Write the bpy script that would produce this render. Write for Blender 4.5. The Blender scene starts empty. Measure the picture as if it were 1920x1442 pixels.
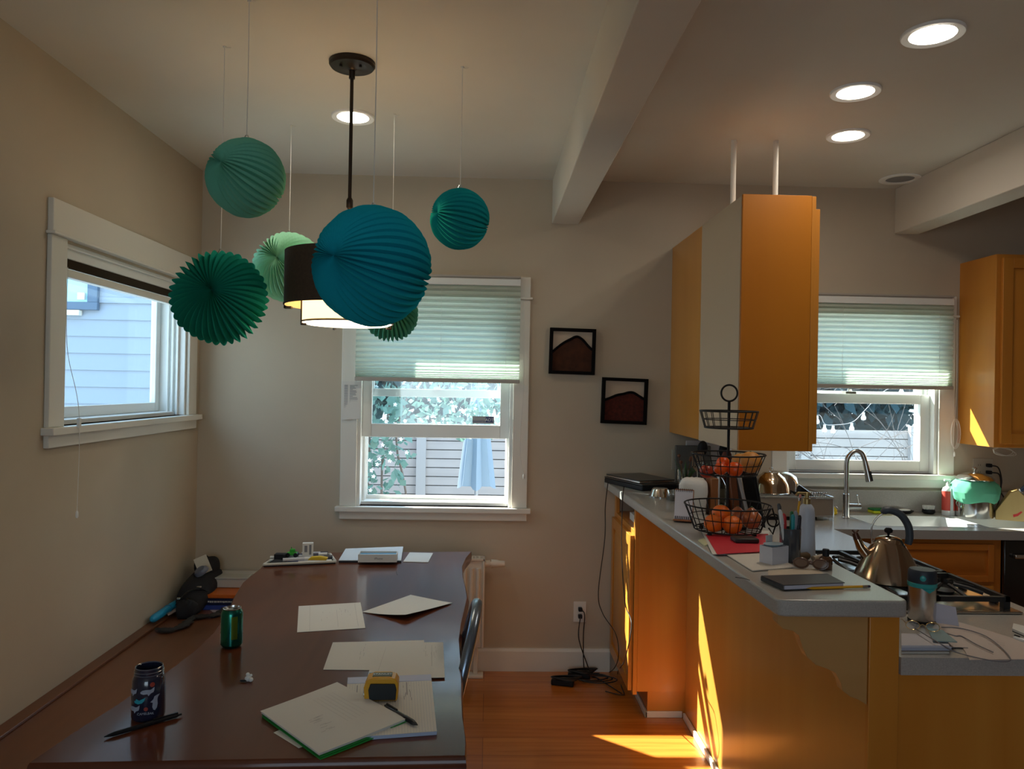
import bpy, bmesh, math, random
from mathutils import Vector, Matrix
random.seed(7)
SC = bpy.context.scene
COL = SC.collection

# ------------------------------------------------------------------ camera
F = 1442.0; CX = 960.0; CY = 721.0; EYE = Vector((0.0, 0.0, 1.575))
_y = Vector((-0.0298, -0.0035, -1.0)).normalized()
_z = Vector((0.018, 1.0, 0.0)); _z = (_z - _z.dot(_y) * _y).normalized()
_x = _y.cross(_z)
ROT = Matrix((_x, _y, _z))              # camera axes -> world
cam_data = bpy.data.cameras.new('camera'); cam = bpy.data.objects.new('camera', cam_data)
COL.objects.link(cam)
cam_data.sensor_width = 36.0; cam_data.lens = 36.0 * F / 1920.0
cam_data.clip_start = 0.02; cam_data.clip_end = 200
cam.matrix_world = Matrix.Translation(EYE) @ ROT.to_4x4()
SC.camera = cam

# ------------------------------------------------------------------ world, sun, exposure
SC.view_settings.view_transform = 'Standard'; SC.view_settings.look = 'None'
SC.view_settings.gamma = 1.0; SC.view_settings.use_curve_mapping = False
SC.view_settings.exposure = 0.95
SC.cycles.use_denoising = True
SC.cycles.max_bounces = 12; SC.cycles.diffuse_bounces = 6; SC.cycles.transparent_max_bounces = 16
SC.cycles.sample_clamp_indirect = 8.0
world = bpy.data.worlds.new('sky'); SC.world = world; world.use_nodes = True
_n = world.node_tree.nodes; _l = world.node_tree.links
_bg = _n['Background']
_tc = _n.new('ShaderNodeTexCoord'); _sx = _n.new('ShaderNodeSeparateXYZ'); _cr = _n.new('ShaderNodeValToRGB')
_cr.color_ramp.elements[0].position = 0.0; _cr.color_ramp.elements[0].color = (0.74, 0.90, 1.0, 1)
_cr.color_ramp.elements[1].position = 0.7; _cr.color_ramp.elements[1].color = (0.42, 0.68, 1.0, 1)
_l.new(_tc.outputs['Generated'], _sx.inputs[0]); _l.new(_sx.outputs['Z'], _cr.inputs['Fac'])
_l.new(_cr.outputs['Color'], _bg.inputs['Color']); _bg.inputs['Strength'].default_value = 2.05

sun_data = bpy.data.lights.new('sun', 'SUN'); sun = bpy.data.objects.new('sun', sun_data); COL.objects.link(sun)
sun_data.energy = 15.0; sun_data.angle = math.radians(0.6); sun_data.color = (1.0, 0.93, 0.80)
sun.rotation_euler = Vector((0.91, -0.76, -0.91)).to_track_quat('-Z', 'Y').to_euler()
sun.location = (-6, 9, 9)

def portal(name, loc, sx, sy, direction):
    d = bpy.data.lights.new(name, 'AREA'); d.shape = 'RECTANGLE'; d.size = sx; d.size_y = sy
    d.cycles.is_portal = True
    o = bpy.data.objects.new(name, d); COL.objects.link(o); o.location = loc
    o.rotation_euler = Vector(direction).to_track_quat('-Z', 'Y').to_euler()
portal('window_portal', (-0.30, 4.56, 1.5), 1.0, 1.4, (0, -1, 0))
portal('window_portal', (2.10, 4.56, 1.6), 1.0, 1.2, (0, -1, 0))
portal('window_portal', (-1.86, 3.52, 1.78), 1.3, 0.8, (1, 0, 0))
portal('window_portal', (-0.4, -2.62, 1.65), 1.8, 1.3, (0, 1, 0))  # serves the added fill opening in wall_front

# ------------------------------------------------------------------ pixel helpers (photo frame 1920 x 1442)
def ray(px, py):
    return ROT @ Vector(((px - CX) / F, (CY - py) / F, -1.0))
def onz(px, py, z):
    d = ray(px, py); t = (z - EYE.z) / d.z; return EYE + d * t
def ony(px, py, y):
    d = ray(px, py); t = y / d.y; return EYE + d * t
def onx(px, py, x):
    d = ray(px, py); t = x / d.x; return EYE + d * t

# ------------------------------------------------------------------ materials
MATS = {}
def mat(name, color, rough=0.5, metal=0.0, spec=0.5, noise=0.0, nscale=20.0, bump=0.0, bscale=80.0, coat=0.0,
        stretch=None, color2=None, trans=0.0, alpha=1.0, aniso=0.0, sheen=0.0, sub=0.0):
    if name in MATS: return MATS[name]
    m = bpy.data.materials.new(name); m.use_nodes = True; MATS[name] = m
    nt = m.node_tree; b = nt.nodes['Principled BSDF']; L = nt.links
    b.inputs['Roughness'].default_value = rough; b.inputs['Metallic'].default_value = metal
    b.inputs['Specular IOR Level'].default_value = spec
    b.inputs['Coat Weight'].default_value = coat; b.inputs['Coat Roughness'].default_value = 0.12
    b.inputs['Transmission Weight'].default_value = trans
    b.inputs['Alpha'].default_value = alpha
    b.inputs['Sheen Weight'].default_value = sheen
    b.inputs['Anisotropic'].default_value = aniso
    b.inputs['Base Color'].default_value = (*color, 1)
    if noise > 0 or bump > 0 or color2:
        tc = nt.nodes.new('ShaderNodeTexCoord'); mp = nt.nodes.new('ShaderNodeMapping')
        L.new(tc.outputs['Object'], mp.inputs[0])
        if stretch: mp.inputs['Scale'].default_value = stretch
    if noise > 0 or color2:
        nz = nt.nodes.new('ShaderNodeTexNoise'); nz.inputs['Scale'].default_value = nscale; nz.inputs['Detail'].default_value = 5
        L.new(mp.outputs[0], nz.inputs[0])
        cr = nt.nodes.new('ShaderNodeValToRGB'); L.new(nz.outputs[0], cr.inputs[0])
        c2 = color2 or tuple(min(1, c * (1 + noise)) for c in color)
        c1 = color if color2 else tuple(c * (1 - noise) for c in color)
        cr.color_ramp.elements[0].position = 0.32; cr.color_ramp.elements[1].position = 0.68
        cr.color_ramp.elements[0].color = (*c1, 1); cr.color_ramp.elements[1].color = (*c2, 1)
        L.new(cr.outputs[0], b.inputs['Base Color'])
    if bump > 0:
        nb = nt.nodes.new('ShaderNodeTexNoise'); nb.inputs['Scale'].default_value = bscale; nb.inputs['Detail'].default_value = 4
        L.new(mp.outputs[0], nb.inputs[0])
        bp = nt.nodes.new('ShaderNodeBump'); bp.inputs['Strength'].default_value = bump; bp.inputs['Distance'].default_value = 0.002
        L.new(nb.outputs[0], bp.inputs['Height']); L.new(bp.outputs[0], b.inputs['Normal'])
    return m

def emit(name, color, strength):
    if name in MATS: return MATS[name]
    m = bpy.data.materials.new(name); m.use_nodes = True; MATS[name] = m
    b = m.node_tree.nodes['Principled BSDF']; b.inputs['Base Color'].default_value = (*color, 1)
    b.inputs['Emission Color'].default_value = (*color, 1); b.inputs['Emission Strength'].default_value = strength
    return m

def translucent(name, color, tcolor, mix=0.5, bump=0):
    if name in MATS: return MATS[name]
    m = bpy.data.materials.new(name); m.use_nodes = True; MATS[name] = m
    nt = m.node_tree; nt.nodes.remove(nt.nodes['Principled BSDF'])
    d = nt.nodes.new('ShaderNodeBsdfDiffuse'); t = nt.nodes.new('ShaderNodeBsdfTranslucent'); x = nt.nodes.new('ShaderNodeMixShader')
    d.inputs[0].default_value = (*color, 1); t.inputs[0].default_value = (*tcolor, 1); x.inputs[0].default_value = mix
    nt.links.new(d.outputs[0], x.inputs[1]); nt.links.new(t.outputs[0], x.inputs[2])
    nt.links.new(x.outputs[0], nt.nodes['Material Output'].inputs[0])
    return m

def clear(name, tint=(1, 1, 1), gloss=0.08, rough=0.02, haze=0.0):
    """thin clear sheet: see-through with a faint reflection"""
    if name in MATS: return MATS[name]
    m = bpy.data.materials.new(name); m.use_nodes = True; MATS[name] = m
    nt = m.node_tree; nt.nodes.remove(nt.nodes['Principled BSDF'])
    t = nt.nodes.new('ShaderNodeBsdfTransparent'); g = nt.nodes.new('ShaderNodeBsdfGlossy'); x = nt.nodes.new('ShaderNodeMixShader')
    t.inputs[0].default_value = (*tint, 1); g.inputs['Roughness'].default_value = rough; g.inputs[0].default_value = (1, 1, 1, 1)
    x.inputs[0].default_value = gloss
    nt.links.new(t.outputs[0], x.inputs[1]); nt.links.new(g.outputs[0], x.inputs[2]); out = x
    if haze > 0:
        d = nt.nodes.new('ShaderNodeBsdfTranslucent'); d.inputs[0].default_value = (0.9, 0.96, 1, 1)
        y = nt.nodes.new('ShaderNodeMixShader'); y.inputs[0].default_value = haze
        nt.links.new(x.outputs[0], y.inputs[1]); nt.links.new(d.outputs[0], y.inputs[2]); out = y
    nt.links.new(out.outputs[0], nt.nodes['Material Output'].inputs[0])
    return m

def wood(name, c1, c2, grain='z', rough=0.35, coat=0.0, scale=1.0, bump=0.03, knots=0.0, spec=0.4):
    """streaked timber; grain runs along the named axis"""
    if name in MATS: return MATS[name]
    m = bpy.data.materials.new(name); m.use_nodes = True; MATS[name] = m
    nt = m.node_tree; b = nt.nodes['Principled BSDF']; L = nt.links
    b.inputs['Roughness'].default_value = rough; b.inputs['Coat Weight'].default_value = coat; b.inputs['Coat Roughness'].default_value = 0.1; b.inputs['Specular IOR Level'].default_value = spec
    tc = nt.nodes.new('ShaderNodeTexCoord'); mp = nt.nodes.new('ShaderNodeMapping'); L.new(tc.outputs['Object'], mp.inputs[0])
    s = {'x': (0.6, 9, 9), 'y': (9, 0.6, 9), 'z': (9, 9, 0.6)}[grain]
    mp.inputs['Scale'].default_value = [v * scale for v in s]
    n1 = nt.nodes.new('ShaderNodeTexNoise'); n1.inputs['Scale'].default_value = 1.0; n1.inputs['Detail'].default_value = 8; n1.inputs['Distortion'].default_value = 0.6
    L.new(mp.outputs[0], n1.inputs[0])
    n2 = nt.nodes.new('ShaderNodeTexNoise'); n2.inputs['Scale'].default_value = 1.7; n2.inputs['Detail'].default_value = 2
    L.new(tc.outputs['Object'], n2.inputs[0])
    ad = nt.nodes.new('ShaderNodeMath'); ad.operation = 'MULTIPLY_ADD'; ad.inputs[1].default_value = 0.6; 
    L.new(n1.outputs[0], ad.inputs[0])
    ml = nt.nodes.new('ShaderNodeMath'); ml.operation = 'MULTIPLY'; ml.inputs[1].default_value = 0.4; L.new(n2.outputs[0], ml.inputs[0])
    L.new(ml.outputs[0], ad.inputs[2])
    cr = nt.nodes.new('ShaderNodeValToRGB'); L.new(ad.outputs[0], cr.inputs[0])
    cr.color_ramp.elements[0].position = 0.35; cr.color_ramp.elements[0].color = (*c1, 1)
    cr.color_ramp.elements[1].position = 0.65; cr.color_ramp.elements[1].color = (*c2, 1)
    col = cr.outputs[0]
    if knots > 0:
        vo = nt.nodes.new('ShaderNodeTexVoronoi'); vo.inputs['Scale'].default_value = knots
        L.new(tc.outputs['Object'], vo.inputs[0])
        k = nt.nodes.new('ShaderNodeValToRGB'); k.color_ramp.elements[0].position = 0.0; k.color_ramp.elements[0].color = (0.25, 0.22, 0.2, 1)
        k.color_ramp.elements[1].position = 0.09; k.color_ramp.elements[1].color = (1, 1, 1, 1)
        L.new(vo.outputs['Distance'], k.inputs[0])
        mx = nt.nodes.new('ShaderNodeMix'); mx.data_type = 'RGBA'; mx.blend_type = 'MULTIPLY'; mx.inputs[0].default_value = 1.0
        L.new(col, mx.inputs[6]); L.new(k.outputs[0], mx.inputs[7]); col = mx.outputs[2]
    L.new(col, b.inputs['Base Color'])
    if bump > 0:
        bp = nt.nodes.new('ShaderNodeBump'); bp.inputs['Strength'].default_value = bump; bp.inputs['Distance'].default_value = 0.002
        L.new(n1.outputs[0], bp.inputs['Height']); L.new(bp.outputs[0], b.inputs['Normal'])
    return m

def planks(name, c1, c2, seam, width, length, rough=0.25, axis='x', coat=0.0):
    if name in MATS: return MATS[name]
    m = bpy.data.materials.new(name); m.use_nodes = True; MATS[name] = m
    nt = m.node_tree; b = nt.nodes['Principled BSDF']; L = nt.links
    b.inputs['Roughness'].default_value = rough; b.inputs['Coat Weight'].default_value = coat; b.inputs['Coat Roughness'].default_value = 0.1
    tc = nt.nodes.new('ShaderNodeTexCoord'); mp = nt.nodes.new('ShaderNodeMapping'); L.new(tc.outputs['Object'], mp.inputs[0])
    if axis == 'xz': mp.inputs['Rotation'].default_value = (math.radians(-90), 0, 0)
    br = nt.nodes.new('ShaderNodeTexBrick'); L.new(mp.outputs[0], br.inputs['Vector'])
    br.inputs['Scale'].default_value = 1.0; br.inputs['Brick Width'].default_value = length; br.inputs['Row Height'].default_value = width
    br.inputs['Mortar Size'].default_value = 0.0012; br.inputs['Mortar Smooth'].default_value = 0.2; br.inputs['Bias'].default_value = 0.0
    br.offset = 0.37; br.offset_frequency = 3
    br.inputs['Color1'].default_value = (*c1, 1); br.inputs['Color2'].default_value = (*c2, 1); br.inputs['Mortar'].default_value = (*seam, 1)
    m2 = nt.nodes.new('ShaderNodeMapping'); L.new(mp.outputs[0], m2.inputs[0]); m2.inputs['Scale'].default_value = (1.2, 22, 22)
    nz = nt.nodes.new('ShaderNodeTexNoise'); nz.inputs['Scale'].default_value = 1.5; nz.inputs['Detail'].default_value = 6; L.new(m2.outputs[0], nz.inputs[0])
    cr = nt.nodes.new('ShaderNodeValToRGB'); L.new(nz.outputs[0], cr.inputs[0])
    cr.color_ramp.elements[0].position = 0.3; cr.color_ramp.elements[0].color = (0.68, 0.62, 0.55, 1)
    cr.color_ramp.elements[1].position = 0.6; cr.color_ramp.elements[1].color = (1, 1, 1, 1)
    mx = nt.nodes.new('ShaderNodeMix'); mx.data_type = 'RGBA'; mx.blend_type = 'MULTIPLY'; mx.inputs[0].default_value = 0.8
    L.new(br.outputs['Color'], mx.inputs[6]); L.new(cr.outputs[0], mx.inputs[7]); L.new(mx.outputs[2], b.inputs['Base Color'])
    return m

# ------------------------------------------------------------------ mesh builder
class MB:
    def __init__(s): s.v = []; s.f = []; s.mi = []; s.cur = 0; s.T = None
    def add(s, vs, fs, mi=None):
        k = len(s.v)
        s.v += [(s.T @ Vector(v)) if s.T is not None else Vector(v) for v in vs]
        s.f += [tuple(i + k for i in f) for f in fs]
        s.mi += [s.cur if mi is None else mi] * len(fs); return s
    def box(s, x0, x1, y0, y1, z0, z1):
        x0, x1 = min(x0, x1), max(x0, x1); y0, y1 = min(y0, y1), max(y0, y1); z0, z1 = min(z0, z1), max(z0, z1)
        v = [(x, y, z) for z in (z0, z1) for y in (y0, y1) for x in (x0, x1)]
        return s.add(v, [(0, 2, 3, 1), (4, 5, 7, 6), (0, 1, 5, 4), (2, 6, 7, 3), (0, 4, 6, 2), (1, 3, 7, 5)])
    def prism(s, poly, z0, z1, axis='z', holes=None):
        """poly: 2D outline (CCW); extruded along axis"""
        n = len(poly)
        def P(a, b, c):
            return {'z': (a, b, c), 'y': (a, c, b), 'x': (c, a, b)}[axis]
        v = [P(a, b, z0) for a, b in poly] + [P(a, b, z1) for a, b in poly]
        f = [tuple(range(n))[::-1], tuple(range(n, 2 * n))] + [(i, (i + 1) % n, n + (i + 1) % n, n + i) for i in range(n)]
        if axis == 'y': f = [t[::-1] for t in f]
        return s.add(v, f)
    def lathe(s, prof, seg=32, c=(0, 0, 0), sx=1, sy=1, cap=True):
        """prof: (r, z) list from bottom to top, about the local z axis"""
        v = []; f = []; n = len(prof)
        for r, z in prof:
            for i in range(seg):
                a = 2 * math.pi * i / seg
                v.append((c[0] + r * sx * math.cos(a), c[1] + r * sy * math.sin(a), c[2] + z))
        for j in range(n - 1):
            for i in range(seg):
                k = (i + 1) % seg
                f.append((j * seg + i, j * seg + k, (j + 1) * seg + k, (j + 1) * seg + i))
        if cap:
            if prof[0][0] > 1e-5: f.append(tuple(range(seg))[::-1])
            if prof[-1][0] > 1e-5: f.append(tuple((n - 1) * seg + i for i in range(seg)))
        return s.add(v, f)
    def cyl(s, p0, p1, r, seg=12, r1=None):
        return s.tube([p0, p1], r, seg, radii=[r, r if r1 is None else r1])
    def tube(s, pts, r, seg=8, closed=False, radii=None, flat=1.0, up=None):
        pts = [Vector(p) for p in pts]; n = len(pts); v = []; f = []
        tang = []
        for i in range(n):
            a = pts[(i - 1) % n] if (closed or i > 0) else pts[i]
            b = pts[(i + 1) % n] if (closed or i < n - 1) else pts[i]
            t = (b - a); tang.append(t.normalized() if t.length > 1e-9 else Vector((0, 0, 1)))
        t0 = tang[0]; nrm = Vector(up) if up else (Vector((0, 0, 1)) if abs(t0.z) < 0.9 else Vector((1, 0, 0)))
        nrm = (nrm - nrm.dot(t0) * t0).normalized()
        for i in range(n):
            t = tang[i]; nrm = (nrm - nrm.dot(t) * t)
            if nrm.length < 1e-6: nrm = t.orthogonal()
            nrm.normalize(); bn = t.cross(nrm)
            rr = radii[i] if radii else r
            for k in range(seg):
                a = 2 * math.pi * k / seg
                v.append(pts[i] + nrm * (rr * flat * math.cos(a)) + bn * (rr * math.sin(a)))
        m = n if closed else n - 1
        for i in range(m):
            j = (i + 1) % n
            for k in range(seg):
                l = (k + 1) % seg
                f.append((i * seg + k, i * seg + l, j * seg + l, j * seg + k))
        if not closed:
            f.append(tuple(range(seg))[::-1]); f.append(tuple((n - 1) * seg + k for k in range(seg)))
        return s.add(v, f)
    def sphere(s, c, r, seg=20, rings=12, sx=1, sy=1, sz=1):
        prof = [(max(1e-6, r * math.sin(math.pi * j / rings)), -r * sz * math.cos(math.pi * j / rings)) for j in range(rings + 1)]
        return s.lathe(prof, seg, c, sx, sy, cap=False)
    def ring(s, c, R, r, seg=32, axis='z', tseg=6):
        pts = []
        for i in range(seg):
            a = 2 * math.pi * i / seg; ca, sa = R * math.cos(a), R * math.sin(a)
            pts.append({'z': (c[0] + ca, c[1] + sa, c[2]), 'y': (c[0] + ca, c[1], c[2] + sa), 'x': (c[0], c[1] + ca, c[2] + sa)}[axis])
        return s.tube(pts, r, tseg, closed=True)
    def quad(s, pts, mi=None): return s.add(pts, [tuple(range(len(pts)))], mi)
    def sheet(s, c, t=0.0008, n=1, curl=None):
        """thin sheet from 4 world corners, subdivided n x n, curl(u,v)->dz"""
        c = [Vector(p) for p in c]; v = []; f = []; N = n + 1
        for lay in (0, 1):
            for j in range(N):
                for i in range(N):
                    u, w = i / n, j / n
                    p = (c[0] * (1 - u) + c[1] * u) * (1 - w) + (c[3] * (1 - u) + c[2] * u) * w
                    p = p + Vector((0, 0, (curl(u, w) if curl else 0) + lay * t)); v.append(p)
        q = N * N
        for j in range(n):
            for i in range(n):
                a = j * N + i
                f.append((a, a + N, a + N + 1, a + 1)); f.append((q + a, q + a + 1, q + a + N + 1, q + a + N))
        b = [i for i in range(N)] + [j * N + n for j in range(1, N)] + [n * N + i for i in range(n - 1, -1, -1)] + [j * N for j in range(n - 1, 0, -1)]
        for k in range(len(b)):
            a, d = b[k], b[(k + 1) % len(b)]; f.append((a, d, q + d, q + a))
        return s.add(v, f)
    def build(s, name, mats, parent=None, loc=None, world=False, smooth=35, bevel=0.0, bseg=2, sub=0, label=None):
        me = bpy.data.meshes.new(name)
        off = Vector((0, 0, 0))
        if world: off = (root(parent).location.copy() if parent is not None else Vector(loc))
        me.from_pydata([v - off for v in s.v], [], s.f)
        if not isinstance(mats, (list, tuple)): mats = [mats]
        for m in mats: me.materials.append(m)
        me.polygons.foreach_set('material_index', [min(i, len(mats) - 1) for i in s.mi])
        bm = bmesh.new(); bm.from_mesh(me); bmesh.ops.recalc_face_normals(bm, faces=bm.faces); bm.to_mesh(me); bm.free()
        if smooth:
            me.polygons.foreach_set('use_smooth', [True] * len(me.polygons))
            me.set_sharp_from_angle(angle=math.radians(smooth))
        me.update()
        o = bpy.data.objects.new(name, me); COL.objects.link(o)
        if parent is not None: o.parent = parent
        elif loc is not None: o.location = loc
        if bevel > 0:
            b = o.modifiers.new('bevel', 'BEVEL'); b.width = bevel; b.segments = bseg; b.limit_method = 'ANGLE'; b.angle_limit = math.radians(40)
            b.harden_normals = False
        if sub: 
            b = o.modifiers.new('subsurf', 'SUBSURF'); b.levels = sub; b.render_levels = sub
        if label: o['label'] = label
        return o
def root(o):
    while o.parent is not None: o = o.parent
    return o
def tag(o, label=None, cat=None, group=None, kind=None):
    if label: o['label'] = label
    if cat: o['category'] = cat
    if group: o['group'] = group
    if kind: o['kind'] = kind
    return o
def thing(name, loc, label, cat, rz=0.0, group=None, rot=None):
    o = bpy.data.objects.new(name, None); COL.objects.link(o); o.empty_display_size = 0.05
    o.location = loc; o.rotation_euler = rot if rot else (0, 0, rz)
    return tag(o, label, cat, group)
def struct(o): o['kind'] = 'structure'; return o
def copy_tree(o, parent=None):
    c = o.copy(); COL.objects.link(c); c.parent = parent
    for ch in list(o.children): copy_tree(ch, c)
    return c
def text(name, s, size, m, parent, M, depth=0.0004, align='CENTER', world=False):
    """lettering as a mesh; M maps text plane (x right, y up) into the thing's frame"""
    cu = bpy.data.curves.new(name, 'FONT'); cu.body = s; cu.size = size; cu.extrude = depth; cu.align_x = align; cu.align_y = 'CENTER'
    tmp = bpy.data.objects.new(name + '_t', cu); COL.objects.link(tmp)
    dg = bpy.context.evaluated_depsgraph_get(); me = bpy.data.meshes.new_from_object(tmp.evaluated_get(dg))
    bpy.data.objects.remove(tmp); bpy.data.curves.remove(cu)
    me.transform(M); 
    if world: me.transform(Matrix.Translation(-root(parent).location))
    me.materials.clear(); me.materials.append(m)
    o = bpy.data.objects.new(name, me); COL.objects.link(o); o.parent = parent; return o
def frame_at(p, right, up):
    r = Vector(right).normalized(); u = Vector(up); u = (u - u.dot(r) * r).normalized(); n = r.cross(u)
    return Matrix.Translation(Vector(p)) @ Matrix((r, u, n)).transposed().to_4x4()
def spline(pts, n=6):
    """catmull-rom through points"""
    P = [Vector(p) for p in pts]; out = []
    for i in range(len(P) - 1):
        p0 = P[max(0, i - 1)]; p1 = P[i]; p2 = P[i + 1]; p3 = P[min(len(P) - 1, i + 2)]
        for k in range(n):
            t = k / n
            out.append(0.5 * ((2 * p1) + (p2 - p0) * t + (2 * p0 - 5 * p1 + 4 * p2 - p3) * t * t + (-p0 + 3 * p1 - 3 * p2 + p3) * t ** 3))
    out.append(P[-1]); return out

# ------------------------------------------------------------------ palette
M_WALL = mat('beige wall paint', (0.51, 0.438, 0.335), 0.85, noise=0.03, nscale=3, bump=0.12, bscale=160)
M_CEIL = mat('off white ceiling paint', (0.68, 0.65, 0.58), 0.9, noise=0.02, nscale=3, bump=0.1, bscale=140)
M_TRIM = mat('white trim paint', (0.74, 0.72, 0.65), 0.4, bump=0.03)
M_VINYL = mat('white vinyl', (0.78, 0.80, 0.78), 0.35)
M_GLASS = clear('window glass', (0.93, 0.97, 0.98), 0.05, 0.01, haze=0.005)
M_FLOOR = planks('fir floor', (0.56, 0.190, 0.030), (0.48, 0.145, 0.020), (0.20, 0.06, 0.012), 0.165, 2.6, rough=0.26, coat=0.25)
M_MAPLE = wood('honey maple', (0.55, 0.205, 0.026), (0.64, 0.27, 0.042), 'z', 0.34, coat=0.08, scale=0.8, bump=0.02)
M_MAPLEH = wood('honey maple horizontal', (0.52, 0.16, 0.018), (0.60, 0.215, 0.030), 'x', 0.34, coat=0.08, scale=0.8, bump=0.02)
M_MAPLEK = wood('knotted birch panel', (0.57, 0.235, 0.036), (0.65, 0.30, 0.056), 'z', 0.3, coat=0.1, scale=0.7, bump=0.02, knots=1.3)
M_WALNUT = wood('dark polished slab wood', (0.085, 0.022, 0.010), (0.150, 0.045, 0.018), 'y', 0.28, coat=0.36, spec=0.1, scale=0.7, bump=0.015)
M_BENCH = wood('brown bench wood', (0.13, 0.046, 0.020), (0.20, 0.075, 0.03), 'y', 0.35, coat=0.2, scale=0.8)
M_COUNTER = mat('grey solid surface', (0.40, 0.39, 0.365), 0.28, noise=0.10, nscale=260, coat=0.15)
M_WHITE = mat('white enamel', (0.78, 0.79, 0.77), 0.25)
M_BLACK = mat('black plastic', (0.010, 0.010, 0.012), 0.45, spec=0.25)
M_BLACKM = mat('matte black metal', (0.012, 0.010, 0.009), 0.5, spec=0.25)
M_FRAMEB = mat('flat black frame', (0.006, 0.005, 0.005), 0.8, spec=0.08)
M_STEEL = mat('brushed steel', (0.62, 0.60, 0.57), 0.25, metal=1.0)
M_CHROME = mat('polished steel', (0.75, 0.74, 0.72), 0.12, metal=1.0)
M_BRONZE = mat('dark bronze', (0.035, 0.024, 0.018), 0.4, metal=0.6)
M_PAPER = mat('white paper', (0.70, 0.685, 0.64), 0.75)
M_INK = mat('grey ink', (0.22, 0.22, 0.24), 0.7)
M_PAPERF = mat('faint pencil', (0.50, 0.49, 0.47), 0.8)

# ------------------------------------------------------------------ room shell
XL, XR, YB, YR, ZC = -1.60, 4.40, 4.29, -2.50, 2.74
WT = 0.18
W2 = (-0.725, 0.135, 0.905, 2.13)      # dining window opening x0 x1 z0 z1
W3 = (1.68, 2.545, 1.125, 2.13)        # kitchen window opening
W1 = (2.92, 4.11, 1.40, 2.09)          # side window opening y0 y1 z0 z1
b = MB(); b.box(XL - WT, XR + WT, YR - WT, YB + WT, -0.1, 0.0); struct(b.build('floor', M_FLOOR))
b = MB(); b.box(XL - WT, XR + WT, YR - WT, YB + WT, ZC, ZC + 0.12); struct(b.build('ceiling', M_CEIL))
def wall_y(name, y0, y1, x0, x1, z0, z1, holes, m):
    b = MB(); xs = x0
    for (hx0, hx1, hz0, hz1) in sorted(holes):
        b.box(xs, hx0, y0, y1, z0, z1); b.box(hx0, hx1, y0, y1, z0, hz0); b.box(hx0, hx1, y0, y1, hz1, z1); xs = hx1
    b.box(xs, x1, y0, y1, z0, z1); return struct(b.build(name, m, smooth=0))
wall_y('wall_back', YB, YB + WT, XL - WT, XR + WT, 0, ZC, [W2, W3], M_WALL)
wall_y('wall_front', YR - WT, YR, XL - WT, XR + WT, 0, ZC, [(-1.3, 0.5, 1.0, 2.3)], M_WALL)  # unseen opening behind the camera, added and sized for daylight fill
b = MB()
b.box(XL - WT, XL, YR, W1[0], 0, ZC); b.box(XL - WT, XL, W1[1], YB, 0, ZC)
b.box(XL - WT, XL, W1[0], W1[1], 0, W1[2]); b.box(XL - WT, XL, W1[0], W1[1], W1[3], ZC)
struct(b.build('wall_left', M_WALL, smooth=0))
b = MB(); b.box(XR, XR + WT, YR, YB, 0, ZC); struct(b.build('wall_right', M_WALL, smooth=0))

# dropped ceiling beams
b = MB(); b.box(0.335, 0.485, YR, YB, 2.495, ZC); struct(b.build('trim_1', M_CEIL, bevel=0.004))
b = MB(); b.box(2.28, 2.42, YR, YB, 2.485, ZC); struct(b.build('trim_2', M_CEIL, bevel=0.004))
# baseboards
b = MB(); b.prism([(YB, 0), (YB, 0.125), (YB - 0.012, 0.125), (YB - 0.018, 0.11), (YB - 0.018, 0)], XL, 0.70, 'x'); struct(b.build('baseboard_back', M_TRIM, smooth=0))

# exterior roof overhang that shades the upper windows
b = MB(); b.box(XL - 0.9, XR + 0.6, YB + WT, YB + 0.66, 2.55, 2.72); struct(b.build('trim_3', M_TRIM))

# ------------------------------------------------------------------ windows on the back wall
def window_back(n, W, xl, xr, ztop, zbead, apron, kind):
    x0, x1, z0, z1 = W
    t = bpy.data.objects.new('window_%d' % n, None); COL.objects.link(t); t.location = ((x0 + x1) / 2, YB, z0); struct(t)
    b = MB()
    b.box(xl, x0, YB - 0.018, YB, z0, zbead); b.box(x1, xr, YB - 0.018, YB, z0, zbead)
    b.box(xl, xr, YB - 0.022, YB, zbead + 0.012, ztop)
    b.box(xl - 0.012, xr + 0.012, YB - 0.034, YB, zbead, zbead + 0.012)
    b.build('window_casing', M_TRIM, t, world=True, bevel=0.003)
    b = MB(); b.box(xl - 0.02, xr + 0.02, YB - 0.045, YB + 0.06, z0 - 0.028, z0); b.box(xl, xr, YB - 0.02, YB, z0 - apron, z0 - 0.028)
    b.build('window_sill', M_TRIM, t, world=True, bevel=0.003)
    # jambs lining the opening plus the vinyl tracks
    b = MB(); j = 0.018
    b.box(x0, x0 + j, YB, YB + WT + 0.03, z0, z1); b.box(x1 - j, x1, YB, YB + WT + 0.03, z0, z1)
    b.box(x0, x1, YB, YB + WT + 0.03, z1 - j, z1); b.box(x0, x1, YB + 0.05, YB + WT + 0.05, z0 - 0.01, z0 + 0.018)
    for dy in (0.075, 0.105, 0.14):
        b.box(x0 + j, x0 + j + 0.014, YB + dy, YB + dy + 0.008, z0, z1); b.box(x1 - j - 0.014, x1 - j, YB + dy, YB + dy + 0.008, z0, z1)
    b.build('window_frame', M_VINYL, t, world=True, bevel=0.002)
    return t
def sash(t, x0, x1, z0, z1, y, top, bot, side, dep=0.03, name='sash'):
    b = MB(); b.box(x0, x0 + side, y, y + dep, z0, z1); b.box(x1 - side, x1, y, y + dep, z0, z1)
    b.box(x0 + side, x1 - side, y, y + dep, z0, z0 + bot); b.box(x0 + side, x1 - side, y, y + dep, z1 - top, z1)
    s = b.build(name, M_VINYL, t, world=True, bevel=0.003)
    g = MB(); g.box(x0 + side, x1 - side, y + dep * .45, y + dep * .55, z0 + bot, z1 - top); g.build('pane', M_GLASS, s, world=True)
    return s
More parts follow.
